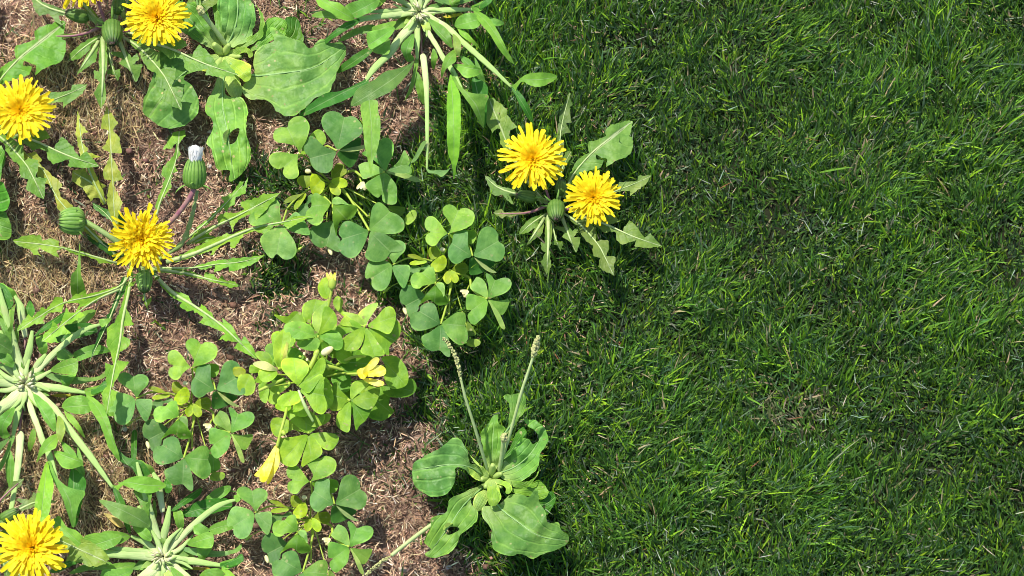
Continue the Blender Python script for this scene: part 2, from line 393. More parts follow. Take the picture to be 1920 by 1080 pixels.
def petal_mesh(k, L=1.0, W=.13, curly=0.0):
    """strap petal along +X, unit length, five-toothed tip, gentle channel"""
    r = random.Random(k); xs = [0, .12, .3, .5, .7, .86, .95]; V = []; F = []
    prof = [.35, .55, .8, 1.0, 1.05, 1.0, .92]; lift = r.uniform(.02, .10); side = r.uniform(-.05, .05); tw = r.uniform(-.5, .5)
    ph = r.uniform(0, 6)
    for i, x in enumerate(xs):
        zc = lift*math.sin(x*2.2)-.10*x*x*r.uniform(.2, 1.2)+curly*.10*math.sin(ph+x*7); yc = side*x*x+curly*.09*math.sin(ph*1.7+x*6)
        for y in (-1, 0, 1):
            V.append((x*L, yc+y*prof[i]*W/2, zc+(0.0 if y else -.018)+y*tw*W*.4*x))
    for i in range(len(xs)-1):
        for j in range(2):
            a = i*3+j; F.append([a, a+3, a+4, a+1])
    b = (len(xs)-1)*3; x = 1.0; c = V[b+1]
    for y0, ln in ((-.9, .03), (-.45, .055), (0, .05), (.45, .06), (.9, .025)):
        V.append((x*L-.03+ln, c[1]+y0*W*.42, c[2]-.012))
    t = len(V)-5
    F += [[b, t, t+1], [b, t+1, b+1], [b+1, t+1, t+2], [b+1, t+2, t+3], [b+1, t+3, b+2], [b+2, t+3, t+4]]
    return mesh_np('petal', V, F)
PETALS = [petal_mesh(i, 1.0, .105+.02*(i % 3)) for i in range(9)]
CURLY = [petal_mesh(40+i, 1.0, .10, .8) for i in range(8)]
for m_ in PETALS+CURLY: m_.materials.append(M['petal'])

def receptacle_mesh(R):
    V = []; F = []; n = 14
    prof = [(.0, -.42), (.10, -.40), (.17, -.28), (.19, -.14), (.17, .0), (.0, .03)]
    for r_, z in prof:
        for j in range(n):
            a = 2*math.pi*j/n; rr = r_*(1+.08*(j % 2)); V.append((rr*R*math.cos(a), rr*R*math.sin(a), z*R))
    for i in range(len(prof)-1):
        for j in range(n): F.append([i*n+j, i*n+(j+1) % n, (i+1)*n+(j+1) % n, (i+1)*n+j])
    return mesh_np('flower_head', V, F)

def floret_mass(R, seed, spread=.42):
    """small upright inner florets and curled stigmas"""
    rg = np.random.default_rng(seed); N = 260; V = []; F = []
    for i in range(N):
        u = math.sqrt((i+.5)/N); a = i*2.39996+rg.normal(0, .15)
        r0 = u*.13; out = u*spread*rg.uniform(.75, 1.15); hgt = (.30-.12*u*u)*rg.uniform(.85, 1.12)
        ca, sa = math.cos(a), math.sin(a); wd = .026*rg.uniform(.7, 1.2); tw = rg.uniform(-1, 1)
        px_, py_ = -sa, ca; b = len(V)
        for f, ww in ((0, .6), (.5, 1.0), (.85, 1.0), (1.05, .25)):
            rr = r0+(out-r0)*f**1.3; zz = hgt*f*(1-.12*f)+(.02*tw if f > 1 else 0)
            cx, cy = rr*ca+px_*tw*.03*f, rr*sa+py_*tw*.03*f
            V.append(((cx-px_*wd*ww)*R, (cy-py_*wd*ww)*R, zz*R)); V.append(((cx+px_*wd*ww)*R, (cy+py_*wd*ww)*R, zz*R))
        for k in range(3): F.append([b+2*k, b+2*k+1, b+2*k+3, b+2*k+2])
    return mesh_np('inner_florets', V, F)

def dandelion_flower(pl, z, x, y, mm, R_units, normal=(0, -.15, 1), seed=0, curly=False, stem=None, stem_w=(12, 16), squash=1.0):
    R = R_units*Z[z][2]*pl.sim.k*K; c = pl.pt(z, x, y, mm); rg = random.Random(seed)
    hd = link('flower_head', receptacle_mesh(R), pl.root, M['bract'])
    base = Matrix.Translation(c)@frame_to(normal)@Matrix.Rotation(rg.uniform(0, 6), 4, 'Z'); hd.matrix_local = base
    rings = [(38, .99, 5, .08), (38, .88, 12, .07), (38, .70, 20, .06), (34, .5, 30, .05)] if not curly else [(44, 1.02, 8, .08), (46, .92, 18, .07), (46, .74, 30, .06), (40, .55, 44, .05)]
    bank = CURLY if curly else PETALS
    for ri, (n, L, el, r0) in enumerate(rings):
        off = rg.uniform(0, 6)
        for i in range(n):
            a = off+2*math.pi*i/n+rg.gauss(0, .055); l = L*rg.uniform(.84, 1.06)*R*(1 if not curly else rg.uniform(.75, 1.12))
            e = math.radians(el+rg.gauss(0, 5 if not curly else 9))
            me = rg.choice(bank); o = link('petal', me, hd)
            o.matrix_local = Matrix.Rotation(a, 4, 'Z')@Matrix.Translation((r0*R, 0, .0))@Matrix.Rotation(-e, 4, 'Y')@Matrix.Rotation(rg.gauss(0, .22), 4, 'X')@Matrix.Diagonal((l-r0*R*.6, R*rg.uniform(.62, .95), R*.8, 1))
    fm = link('inner_florets', floret_mass(R, seed+5, .46 if not curly else .55), hd, M['floret']); fm['kind'] = 'stuff'
    if stem:
        a = parse(stem); p = pl.px(z, a); W = pl.loc_pts(p, a[:, 2]); W = np.vstack([np.array(c+base.to_3x3()@Vector((0, 0, -.36*R))), W])
        W = catmull(W, False, 6); sc = Z[z][2]*pl.sim.k*K*.5
        link('flower_stem', tube_mesh('flower_stem', W, np.linspace(stem_w[0], stem_w[1], len(W))*sc), pl.root, M['stem_purple'])
    return hd

def bract_mesh(name, Lr, Wr, n_around, over=1.25):
    """one strip of an egg-shaped bud (axis +Z, base at 0, length Lr, max radius Wr)"""
    V = []; F = []; da = 2*math.pi/n_around*over/2
    fs = [0, .08, .22, .42, .62, .8, .93, 1.0]
    rad = [.30, .72, .96, 1.0, .93, .78, .58, .46]; tap = [.8, 1, 1, 1, .95, .8, .55, .12]
    for f, r_, tp in zip(fs, rad, tap):
        for j in (-1, 0, 1):
            a = j*da*tp; rr = r_*Wr*(1.04 if j == 0 else .90); V.append((rr*math.cos(a), rr*math.sin(a), f*Lr))
    for i in range(len(fs)-1):
        for j in range(2): b = i*3+j; F.append([b, b+1, b+4, b+3])
    me = mesh_np(name, V, F); at = me.attributes.new('luv', 'FLOAT_VECTOR', 'POINT')
    at.data.foreach_set('vector', np.array([(f, j, 0) for f in fs for j in (-1, 0, 1)], np.float32).ravel())
    return me
def bud(pl, z, x0, y0, h0, x1, y1, h1, width, n=13, tip=True, stem=None, stem_mat='stem_green', stem_w=(14, 14), sepals=6, tuft=False, mat='bract', seed=0):
    a = pl.pt(z, x0, y0, h0); b = pl.pt(z, x1, y1, h1); Lr = (b-a).length; Wr = width*.5*Z[z][2]*pl.sim.k*K; rg = random.Random(seed)
    V = []; F = []; m = 12; prof = [(.1, -.02), (.6, .06), (.88, .3), (.88, .6), (.66, .85), (.35, .97), (.0, .98)]
    for r_, f in prof:
        for j in range(m): t = 2*math.pi*j/m; V.append((r_*Wr*math.cos(t), r_*Wr*math.sin(t), f*Lr))
    for i in range(len(prof)-1):
        for j in range(m): F.append([i*m+j, i*m+(j+1) % m, (i+1)*m+(j+1) % m, (i+1)*m+j])
    core = link('bud', mesh_np('bud', V, F), pl.root, M['bud_core']); core.matrix_local = Matrix.Translation(a)@frame_to(b-a)
    bm_ = bract_mesh('bract', Lr, Wr, n); bm_.materials.append(M[mat])
    for i in range(n):
        o = link('bract', bm_, core); o.matrix_local = Matrix.Rotation(2*math.pi*i/n, 4, 'Z')@Matrix.Diagonal((1+rg.uniform(-.03, .05),)*2+(rg.uniform(.94, 1.05), 1))
    sm = bract_mesh('sepal', Lr*.5, Wr*.5, 8, .8); sm.materials.append(M['bract'])
    for i in range(sepals):
        o = link('sepal', sm, core); o.matrix_local = Matrix.Rotation(2*math.pi*i/sepals+.3, 4, 'Z')@Matrix.Translation((Wr*.35, 0, Lr*.03))@Matrix.Rotation(math.radians(rg.uniform(70, 125)), 4, 'Y')@Matrix.Rotation(math.pi, 4, 'Z')
    if tip or tuft:
        V = []; F = []; N = 520 if tuft else 40
        for i in range(N):
            t = rg.uniform(0, 6.283); r0 = math.sqrt(rg.random())*Wr*(.6 if tuft else .42); ln = Lr*(rg.uniform(.26, .46) if tuft else rg.uniform(.06, .13)); sp = rg.uniform(.7, 1.35) if tuft else .7
            wv = Wr*(.055 if tuft else .06); c0 = Vector((r0*math.cos(t), r0*math.sin(t), Lr*(.86 if tuft else .93))); c1 = Vector((r0*sp*math.cos(t+.2), r0*sp*math.sin(t+.2), c0.z+ln))
            s_ = Vector((-math.sin(t), math.cos(t), 0))*wv; k = len(V); V += [c0-s_, c0+s_, c1+s_*.6, c1-s_*.6]; F.append([k, k+1, k+2, k+3])
        if tuft:       # white core added between the hairs to brighten the tuft
            b0 = len(V); zc = Lr*.9
            for i in range(7):
                for j in range(12):
                    t = 2*math.pi*j/12; th_ = math.pi*i/6; rr = Wr*.62*math.sin(th_)*rg.uniform(.85, 1.12); V.append(Vector((rr*math.cos(t), rr*math.sin(t), zc+Lr*.22-Lr*.24*math.cos(th_)*rg.uniform(.85, 1.1))))
            for i in range(6):
                for j in range(12): F.append([b0+i*12+j, b0+i*12+(j+1) % 12, b0+(i+1)*12+(j+1) % 12, b0+(i+1)*12+j])
        o = link('seed_tuft' if tuft else 'bud_tip', mesh_np('tip', [tuple(v) for v in V], F), core, M['pappus' if tuft else 'bract_tip']); o['kind'] = 'stuff'
    if stem:
        ar = parse(stem); p = pl.px(z, ar); W = np.vstack([np.array(a), pl.loc_pts(p, ar[:, 2])]); W = catmull(W, False, 6)
        link('flower_stem', tube_mesh('flower_stem', W, np.linspace(stem_w[0], stem_w[1], len(W))*Z[z][2]*pl.sim.k*K*.5), pl.root, M[stem_mat])
    return core

# ================================================================= SETTING: soil, mulch, lawn
XB_Y = [-400, 0, 60, 130, 200, 260, 310, 350, 420, 470, 520, 580, 640, 700, 760, 830, 890, 940, 1000, 1080, 1500]
XB_X = [900, 880, 870, 850, 815, 770, 690, 580, 590, 690, 715, 742, 748, 768, 790, 790, 775, 800, 845, 865, 880]
def lawn_mask(px, py):
    """0 bare soil .. 1 full lawn"""
    xb = np.interp(py, XB_Y, XB_X)
    n = (vnoise(px, py, 45, 11)-.5)*120+(vnoise(px, py, 17, 12)-.5)*60
    m = np.clip((px-xb+n+25)/90, 0, 1)
    for bx, by, br, am in ((545, 350, 70, 1.2), (520, 512, 56, 1.4), (515, 600, 30, .8), (470, 350, 50, .7), (590, 150, 30, .35), (250, 300, 30, .3), (690, 250, 40, .35), (640, 560, 30, .35), (220, 110, 60, .12), (310, 330, 40, .3),
                           (440, 350, 35, .4), (330, 570, 40, .12), (300, 620, 40, .12), (250, 90, 40, .1), (570, 20, 60, .22), (120, 300, 60, .1), (740, 880, 60, .4), (700, 960, 40, .2)):
        m = np.maximum(m, am*np.clip(1.4-np.hypot(px-bx, py-by)/br, 0, 1)*(0.35+.9*vnoise(px, py, 14, 13)))
    return m
def straw_mask(px, py):
    m = np.zeros_like(px)
    for bx, by, rx, ry in ((165, 165, 120, 95), (95, 500, 150, 60), (140, 890, 130, 130), (60, 540, 110, 80)):
        m = np.maximum(m, np.clip(1.8-1.1*np.hypot((px-bx)/rx, (py-by)/ry), 0, 1))
    return m*np.clip(.5+1.2*vnoise(px, py, 30, 21), 0, 1)

# ground: fine grid under the view, coarse sheet beyond, one mesh
def ground():
    fx = np.concatenate([[-40, -12, -4, -1.5, -.8], np.linspace(-.6, .75, 240), [1.0, 1.6, 4, 12, 40]])
    fy = np.concatenate([[-40, -12, -4, -1.5, -.7], np.linspace(-.5, .55, 190), [.8, 1.6, 4, 12, 40]])
    X, Y = np.meshgrid(fx, fy); x, y = X.ravel(), Y.ravel()
    near = (np.abs(x) < 1) & (np.abs(y) < 1)
    z = np.where(near, (vnoise(x, y, .05, 31)-.5)*.006+(vnoise(x, y, .014, 32)-.5)*.004+(vnoise(x, y, .006, 33)-.5)*.0018, 0)-.002
    nx_, ny_ = len(fx), len(fy); i = np.arange(nx_*ny_).reshape(ny_, nx_)
    F = np.stack([i[:-1, :-1].ravel(), i[:-1, 1:].ravel(), i[1:, 1:].ravel(), i[1:, :-1].ravel()], 1)
    me = mesh_np('ground', np.stack([x, y, z], 1), F)
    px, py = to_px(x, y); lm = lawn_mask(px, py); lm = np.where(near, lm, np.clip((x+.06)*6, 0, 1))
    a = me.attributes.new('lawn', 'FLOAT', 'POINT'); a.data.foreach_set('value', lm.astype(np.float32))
    T = NT('soil'); tc = T.n('TexCoord'); at = T.n('Attribute', attribute_name='lawn')
    n1 = T.n('TexNoise', Vector=tc.outputs['Object'], Scale=45.0, Detail=6.0, Roughness=.65)
    n2 = T.n('TexNoise', Vector=tc.outputs['Object'], Scale=600.0, Detail=4.0, Roughness=.7)
    c = T.mix(T.ramp(n1.outputs['Fac'], .35, .65), (.24, .145, .10), (.34, .22, .155))
    c = T.mix(T.ramp(n2.outputs['Fac'], .4, .7), c, (.085, .05, .035))
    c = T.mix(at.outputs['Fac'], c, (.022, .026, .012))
    bp = T.n('Bump', Strength=.8, Distance=.002, Height=n2.outputs['Fac'])
    pr = T.n('BsdfPrincipled', Roughness=.95, Normal=bp.outputs[0]); T.l(c, pr.inputs['Base Color']); pr.inputs['Specular IOR Level'].default_value = .1
    T.l(pr.outputs[0], T.out.inputs[0])
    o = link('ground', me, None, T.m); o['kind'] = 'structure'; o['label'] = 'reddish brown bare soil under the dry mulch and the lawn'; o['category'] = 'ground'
    return o
ground()

def blades(name, x, y, z0, length, width, az, lean, bend, cols, mat, segs=3, twist=None):
    """ribbons: root (x,y,z0), leaning from the vertical by lean towards azimuth az, bending further along their length"""
    N = len(x); V = np.zeros((N, segs*2+1, 3), np.float32)
    pos = np.stack([x, y, z0], 1); dirh = np.stack([np.cos(az), np.sin(az), np.zeros(N)], 1)
    sa = az+math.pi/2+(twist if twist is not None else 0); side = np.stack([np.cos(sa), np.sin(sa), np.zeros(N)], 1)
    up = np.array([0, 0, 1.0])
    for k in range(segs+1):
        f = k/segs; wk = width*(.75 if k == 0 else (1.0 if f < .6 else .75))
        if k < segs:
            V[:, 2*k] = pos-side*wk[:, None]*.5; V[:, 2*k+1] = pos+side*wk[:, None]*.5
        else: V[:, 2*segs] = pos
        th = lean+bend*(k+.5)/segs
        pos = pos+(dirh*np.sin(th)[:, None]+up*np.cos(th)[:, None])*(length/segs)[:, None]
    V[:, :, 2] = np.maximum(V[:, :, 2], 0.0004)
    F = []
    base = (np.arange(N)*(segs*2+1))[:, None]
    for k in range(segs-1):
        F.append(base+np.array([[2*k, 2*k+1, 2*k+3]])); F.append(base+np.array([[2*k, 2*k+3, 2*k+2]]))
    F.append(base+np.array([[2*segs-2, 2*segs-1, 2*segs]]))
    me = mesh_np(name, V.reshape(-1, 3), np.concatenate(F, 0).astype(np.int32))
    a = me.attributes.new('tint', 'FLOAT_COLOR', 'POINT'); C = np.ones((N, segs*2+1, 4), np.float32); C[:, :, :3] = cols[:, None, :]
    a.data.foreach_set('color', C.ravel())
    return link(name, me, None, mat)

def strand_mat(name, trans, rough, spec):
    T = NT(name); at = T.n('Attribute', attribute_name='tint'); tc = T.n('TexCoord')
    no = T.n('TexNoise', Vector=tc.outputs['Object'], Scale=500.0, Detail=2.0)
    c = T.mix(T.ramp(no.outputs['Fac'], .35, .7), at.outputs['Color'], T.mix(1.0, at.outputs['Color'], (.7, .75, .7), 'MULTIPLY'))
    pr = T.n('BsdfPrincipled', Roughness=rough); T.l(c, pr.inputs['Base Color']); pr.inputs['Specular IOR Level'].default_value = spec
    if trans:
        tr = T.n('BsdfTranslucent'); T.l(T.mix(1.0, c, (1.3, 1.3, .5), 'MULTIPLY'), tr.inputs['Color'])
        mx = T.n('MixShader', Fac=trans); T.l(pr.outputs[0], mx.inputs[1]); T.l(tr.outputs[0], mx.inputs[2]); T.l(mx.outputs[0], T.out.inputs[0])
    else: T.l(pr.outputs[0], T.out.inputs[0])
    return T.m
M['grass'] = strand_mat('lawn_grass', .28, .55, .22); M['straw'] = strand_mat('dry_straw', .08, .7, .2)

def pick(cols, probs, N, jit=.18):
    cols = np.array(cols); k = RNG.choice(len(cols), N, p=np.array(probs)/sum(probs)); c = cols[k]
    return np.clip(c*(1+RNG.normal(0, jit, (N, 1)))*(1+RNG.normal(0, .06, (N, 3))), .004, 1)

def lawn():
    # dense inside the view and a margin around it, thinner and broader beyond
    N1 = 215000; x = RNG.uniform(-.30, .62, N1); y = RNG.uniform(-.36, .40, N1)
    px, py = to_px(x, y); m = lawn_mask(px, py); k = RNG.random(N1) < m**1.15
    x1, y1, m1 = x[k], y[k], m[k]
    N2 = 70000; x = RNG.uniform(-.1, 1.5, N2); y = RNG.uniform(-1.2, 1.3, N2); k = ~((x < .62) & (np.abs(y-.02) < .38)) & (x > -.02+(vnoise(x, y, .08, 5)-.5)*.1)
    x2, y2 = x[k], y[k]
    X = np.concatenate([x1, x2]); Y = np.concatenate([y1, y2]); N = len(X); far = np.arange(N) >= len(x1)
    mm = np.concatenate([m1, np.ones(len(x2))])
    cl = vnoise(X, Y, .022, 41); cl2 = vnoise(X, Y, .07, 42); big = vnoise(X, Y, .2, 46)
    mid = vnoise(X, Y, .04, 48); tuft = np.clip((cl*.45+mid*.45+cl2*.35+(big-.5)*.3-.22)*1.55, 0, 1.15)
    ln = (.006+.0165*tuft)*RNG.uniform(.5, 1.3, N)*(.6+.4*mm); tall = RNG.random(N) < .03; ln[tall] *= 1.6; ln[far] *= 1.25
    wd = RNG.uniform(.0007, .00185, N); wd[far] *= 2.6
    az = math.pi/2+(vnoise(X, Y, .035, 43)-.5)*3.6+RNG.normal(0, .9, N)
    lean = np.abs(RNG.normal(.38, .34, N)); bend = RNG.normal(.45, .45, N)
    flat = RNG.random(N) < .20; lean[flat] = RNG.uniform(.9, 1.45, flat.sum()); az[flat] = RNG.uniform(0, 6.28, flat.sum())
    cols = pick([(.030, .080, .018), (.058, .140, .024), (.105, .235, .024), (.22, .40, .022), (.05, .105, .05), (.17, .22, .13), (.34, .28, .16)],
                [.24, .28, .24, .10, .10, .04, .02], N)
    cols *= (.70+.78*np.clip(tuft, .1, 1))[:, None]*np.array([1.03, .98, 1.0])
    pxg, pyg = to_px(X, Y); thin = np.clip(1.3-np.hypot((pxg-1480)/85, (pyg-770)/45), 0, 1)+np.clip(1.2-np.hypot((pxg-1600)/60, (pyg-330)/40), 0, 1)*.5
    dry = RNG.random(N) < thin*.55; cols[dry] = pick([(.26, .25, .13), (.20, .24, .11), (.32, .24, .15)], [.4, .4, .2], dry.sum()); ln[RNG.random(N) < thin*.8] *= .6
    o = blades('lawn_grass', X, Y, np.full(N, -.001), ln, wd, az, lean, bend, cols, M['grass'], 3, RNG.normal(0, .5, N))
    o['kind'] = 'stuff'; o['label'] = 'short dense dark green mown lawn grass'; o['category'] = 'grass'
    # clippings: pale, bleached and reddish bits lying in the turf
    N = 5200; x = RNG.uniform(-.15, .6, N); y = RNG.uniform(-.34, .38, N); px, py = to_px(x, y); k = RNG.random(N) < lawn_mask(px, py)*np.clip(vnoise(x, y, .035, 47)*1.8-.55, .12, 1); x, y = x[k], y[k]; N = len(x)
    o = blades('grass_clippings', x, y, RNG.uniform(.002, .011, N), RNG.uniform(.003, .014, N), RNG.uniform(.0003, .0008, N), RNG.uniform(0, 6.28, N), RNG.uniform(1.1, 1.7, N), RNG.normal(0, .35, N),
               pick([(.34, .36, .26), (.26, .32, .22), (.42, .32, .22), (.28, .10, .045), (.16, .24, .15)], [.3, .3, .14, .05, .3], N), M['straw'], 3)
    o['kind'] = 'stuff'; o['label'] = 'pale dry clippings and reddish bits scattered in the lawn'; o['category'] = 'clippings'
lawn()

def mulch():
    N = 165000; x = RNG.uniform(-.62, .08, N); y = RNG.uniform(-.40, .42, N); px, py = to_px(x, y)
    m = lawn_mask(px, py); st = straw_mask(px, py); k = RNG.random(N) < (1-.93*m); x, y, st, px, py = x[k], y[k], st[k], px[k], py[k]; N = len(x)
    isst = RNG.random(N) < st*.9
    # matted clumps: the fibres of a clump swirl around one direction
    az = vnoise(x, y, .012, 51)*14+RNG.normal(0, .7, N)
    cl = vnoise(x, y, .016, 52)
    ln = RNG.uniform(.0025, .009, N); wd = RNG.uniform(.0003, .0010, N)
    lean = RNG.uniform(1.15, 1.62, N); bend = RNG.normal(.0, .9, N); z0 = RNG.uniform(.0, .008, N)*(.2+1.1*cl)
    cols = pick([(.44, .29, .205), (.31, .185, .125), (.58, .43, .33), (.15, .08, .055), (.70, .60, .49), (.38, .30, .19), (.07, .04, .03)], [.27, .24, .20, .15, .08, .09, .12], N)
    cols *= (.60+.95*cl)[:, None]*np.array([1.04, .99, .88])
    n = isst.sum(); az[isst] = math.pi/2+RNG.normal(0, 1.0, n); ln[isst] = RNG.uniform(.008, .018, n); lean[isst] = RNG.uniform(.45, 1.35, n); bend[isst] = RNG.normal(.25, .35, n); z0[isst] *= .5
    cols[isst] = pick([(.58, .42, .21), (.42, .29, .14), (.74, .60, .38), (.20, .13, .07), (.10, .065, .04)], [.34, .28, .14, .18, .14], n)
    # bleached standing straw in the pale patches
    NS = 26000; xs = RNG.uniform(-.55, -.05, NS); ys = RNG.uniform(-.36, .36, NS); pxs, pys = to_px(xs, ys); k = RNG.random(NS) < straw_mask(pxs, pys)*1.1-.25; xs, ys = xs[k], ys[k]; NS = len(xs)
    x = np.concatenate([x, xs]); y = np.concatenate([y, ys]); z0 = np.concatenate([z0, RNG.uniform(0, .003, NS)]); ln = np.concatenate([ln, RNG.uniform(.008, .022, NS)]); wd = np.concatenate([wd, RNG.uniform(.0004, .0011, NS)])
    az = np.concatenate([az, math.pi/2+RNG.normal(0, 1.1, NS)]); lean = np.concatenate([lean, RNG.uniform(.5, 1.35, NS)]); bend = np.concatenate([bend, RNG.normal(.2, .3, NS)])
    cols = np.concatenate([cols, pick([(.62, .46, .23), (.50, .35, .17), (.80, .66, .42), (.30, .2, .1)], [.4, .3, .15, .15], NS)])
    # surroundings outside the view, coarser
    N3 = 30000; x3 = RNG.uniform(-1.5, .0, N3); y3 = RNG.uniform(-1.2, 1.3, N3); k = ~((x3 > -.62) & (np.abs(y3-.01) < .41)) & (x3 < -.02+(vnoise(x3, y3, .08, 5)-.5)*.1); x3, y3 = x3[k], y3[k]; N3 = len(x3)
    x = np.concatenate([x, x3]); y = np.concatenate([y, y3]); z0 = np.concatenate([z0, RNG.uniform(0, .004, N3)]); ln = np.concatenate([ln, RNG.uniform(.006, .02, N3)]); wd = np.concatenate([wd, RNG.uniform(.001, .0025, N3)])
    az = np.concatenate([az, RNG.uniform(0, 6.28, N3)]); lean = np.concatenate([lean, RNG.uniform(1.1, 1.6, N3)]); bend = np.concatenate([bend, RNG.normal(0, .8, N3)])
    cols = np.concatenate([cols, pick([(.36, .225, .155), (.26, .145, .095), (.46, .33, .245), (.15, .08, .055)], [.3, .3, .15, .2], N3)])
    o = blades('dry_mulch', x, y, z0, ln, wd, az, lean, bend, cols, M['straw'], 3, RNG.normal(0, .4, len(x)))
    o['kind'] = 'stuff'; o['label'] = 'matted reddish brown dead grass and pale straw covering the soil'; o['category'] = 'mulch'
    # thin living and bleached grass blades among the mulch
    N = 2600; x = RNG.uniform(-.5, .02, N); y = RNG.uniform(-.32, .34, N); px, py = to_px(x, y); k = (lawn_mask(px, py) < .5) & (RNG.random(N) < vnoise(x, y, .035, 55)**2*1.3); x, y = x[k], y[k]; N = len(x)
    o = blades('sparse_grass', x, y, np.zeros(N), RNG.uniform(.008, .026, N), RNG.uniform(.0006, .0016, N), RNG.uniform(0, 6.28, N), RNG.uniform(.3, 1.4, N), RNG.normal(.4, .4, N),
               pick([(.07, .13, .04), (.10, .19, .04), (.24, .27, .19), (.16, .2, .13)], [.35, .3, .2, .15], N), M['grass'], 4)
    o['kind'] = 'stuff'; o['label'] = 'sparse thin grass blades poking through the brown mulch'; o['category'] = 'grass'
mulch()

def crumbs():
    """clods and pebbles lying on the bare soil"""
    ico = np.array([(0, 0, 1), (.89, 0, .45), (.28, .85, .45), (-.72, .53, .45), (-.72, -.53, .45), (.28, -.85, .45), (.72, .53, -.45), (-.28, .85, -.45), (-.89, 0, -.45), (-.28, -.85, -.45), (.72, -.53, -.45), (0, 0, -1)])
    fi = np.array([(0, 1, 2), (0, 2, 3), (0, 3, 4), (0, 4, 5), (0, 5, 1), (1, 6, 2), (2, 7, 3), (3, 8, 4), (4, 9, 5), (5, 10, 1), (6, 7, 2), (7, 8, 3), (8, 9, 4), (9, 10, 5), (10, 6, 1), (11, 7, 6), (11, 8, 7), (11, 9, 8), (11, 10, 9), (11, 6, 10)])
    N = 5200; x = RNG.uniform(-.5, .06, N); y = RNG.uniform(-.34, .36, N); px, py = to_px(x, y); k = RNG.random(N) < (1-lawn_mask(px, py))*np.clip(vnoise(x, y, .03, 61)*1.9-.4, .05, 1); x, y = x[k], y[k]; N = len(x)
    r = .0006+.0022*RNG.random(N)**3
    V = ico[None]*r[:, None, None]*RNG.uniform(.6, 1.3, (N, 12, 1))*np.array([1.2, 1, .75]); V[:, :, 0] += x[:, None]; V[:, :, 1] += y[:, None]; V[:, :, 2] += (r*.5+RNG.uniform(.001, .006, N))[:, None]
    F = (fi[None]+(np.arange(N)*12)[:, None, None]).reshape(-1, 3)
    me = mesh_np('soil_crumbs', V.reshape(-1, 3), F.astype(np.int32)); at = me.attributes.new('tint', 'FLOAT_COLOR', 'POINT'); C = np.ones((N, 12, 4), np.float32)
    C[:, :, :3] = pick([(.24, .14, .095), (.36, .24, .17), (.15, .09, .06), (.55, .47, .40)], [.4, .3, .25, .05], N)[:, None]; at.data.foreach_set('color', C.ravel())
    o = link('soil_crumbs', me, None, M['straw']); o['kind'] = 'stuff'; o['label'] = 'small reddish clods and pale grit on the bare soil'; o['category'] = 'soil'
crumbs()

# ================================================================= DANDELIONS
def dand_leaves(pl, z, data, **kw):
    for d in data:
        o, rib, h, tint = d[:4]; ex = dict(kw); ex.update(d[4] if len(d) > 4 else {})
        pl.leaf(z, o, rib, h, tint, **ex)

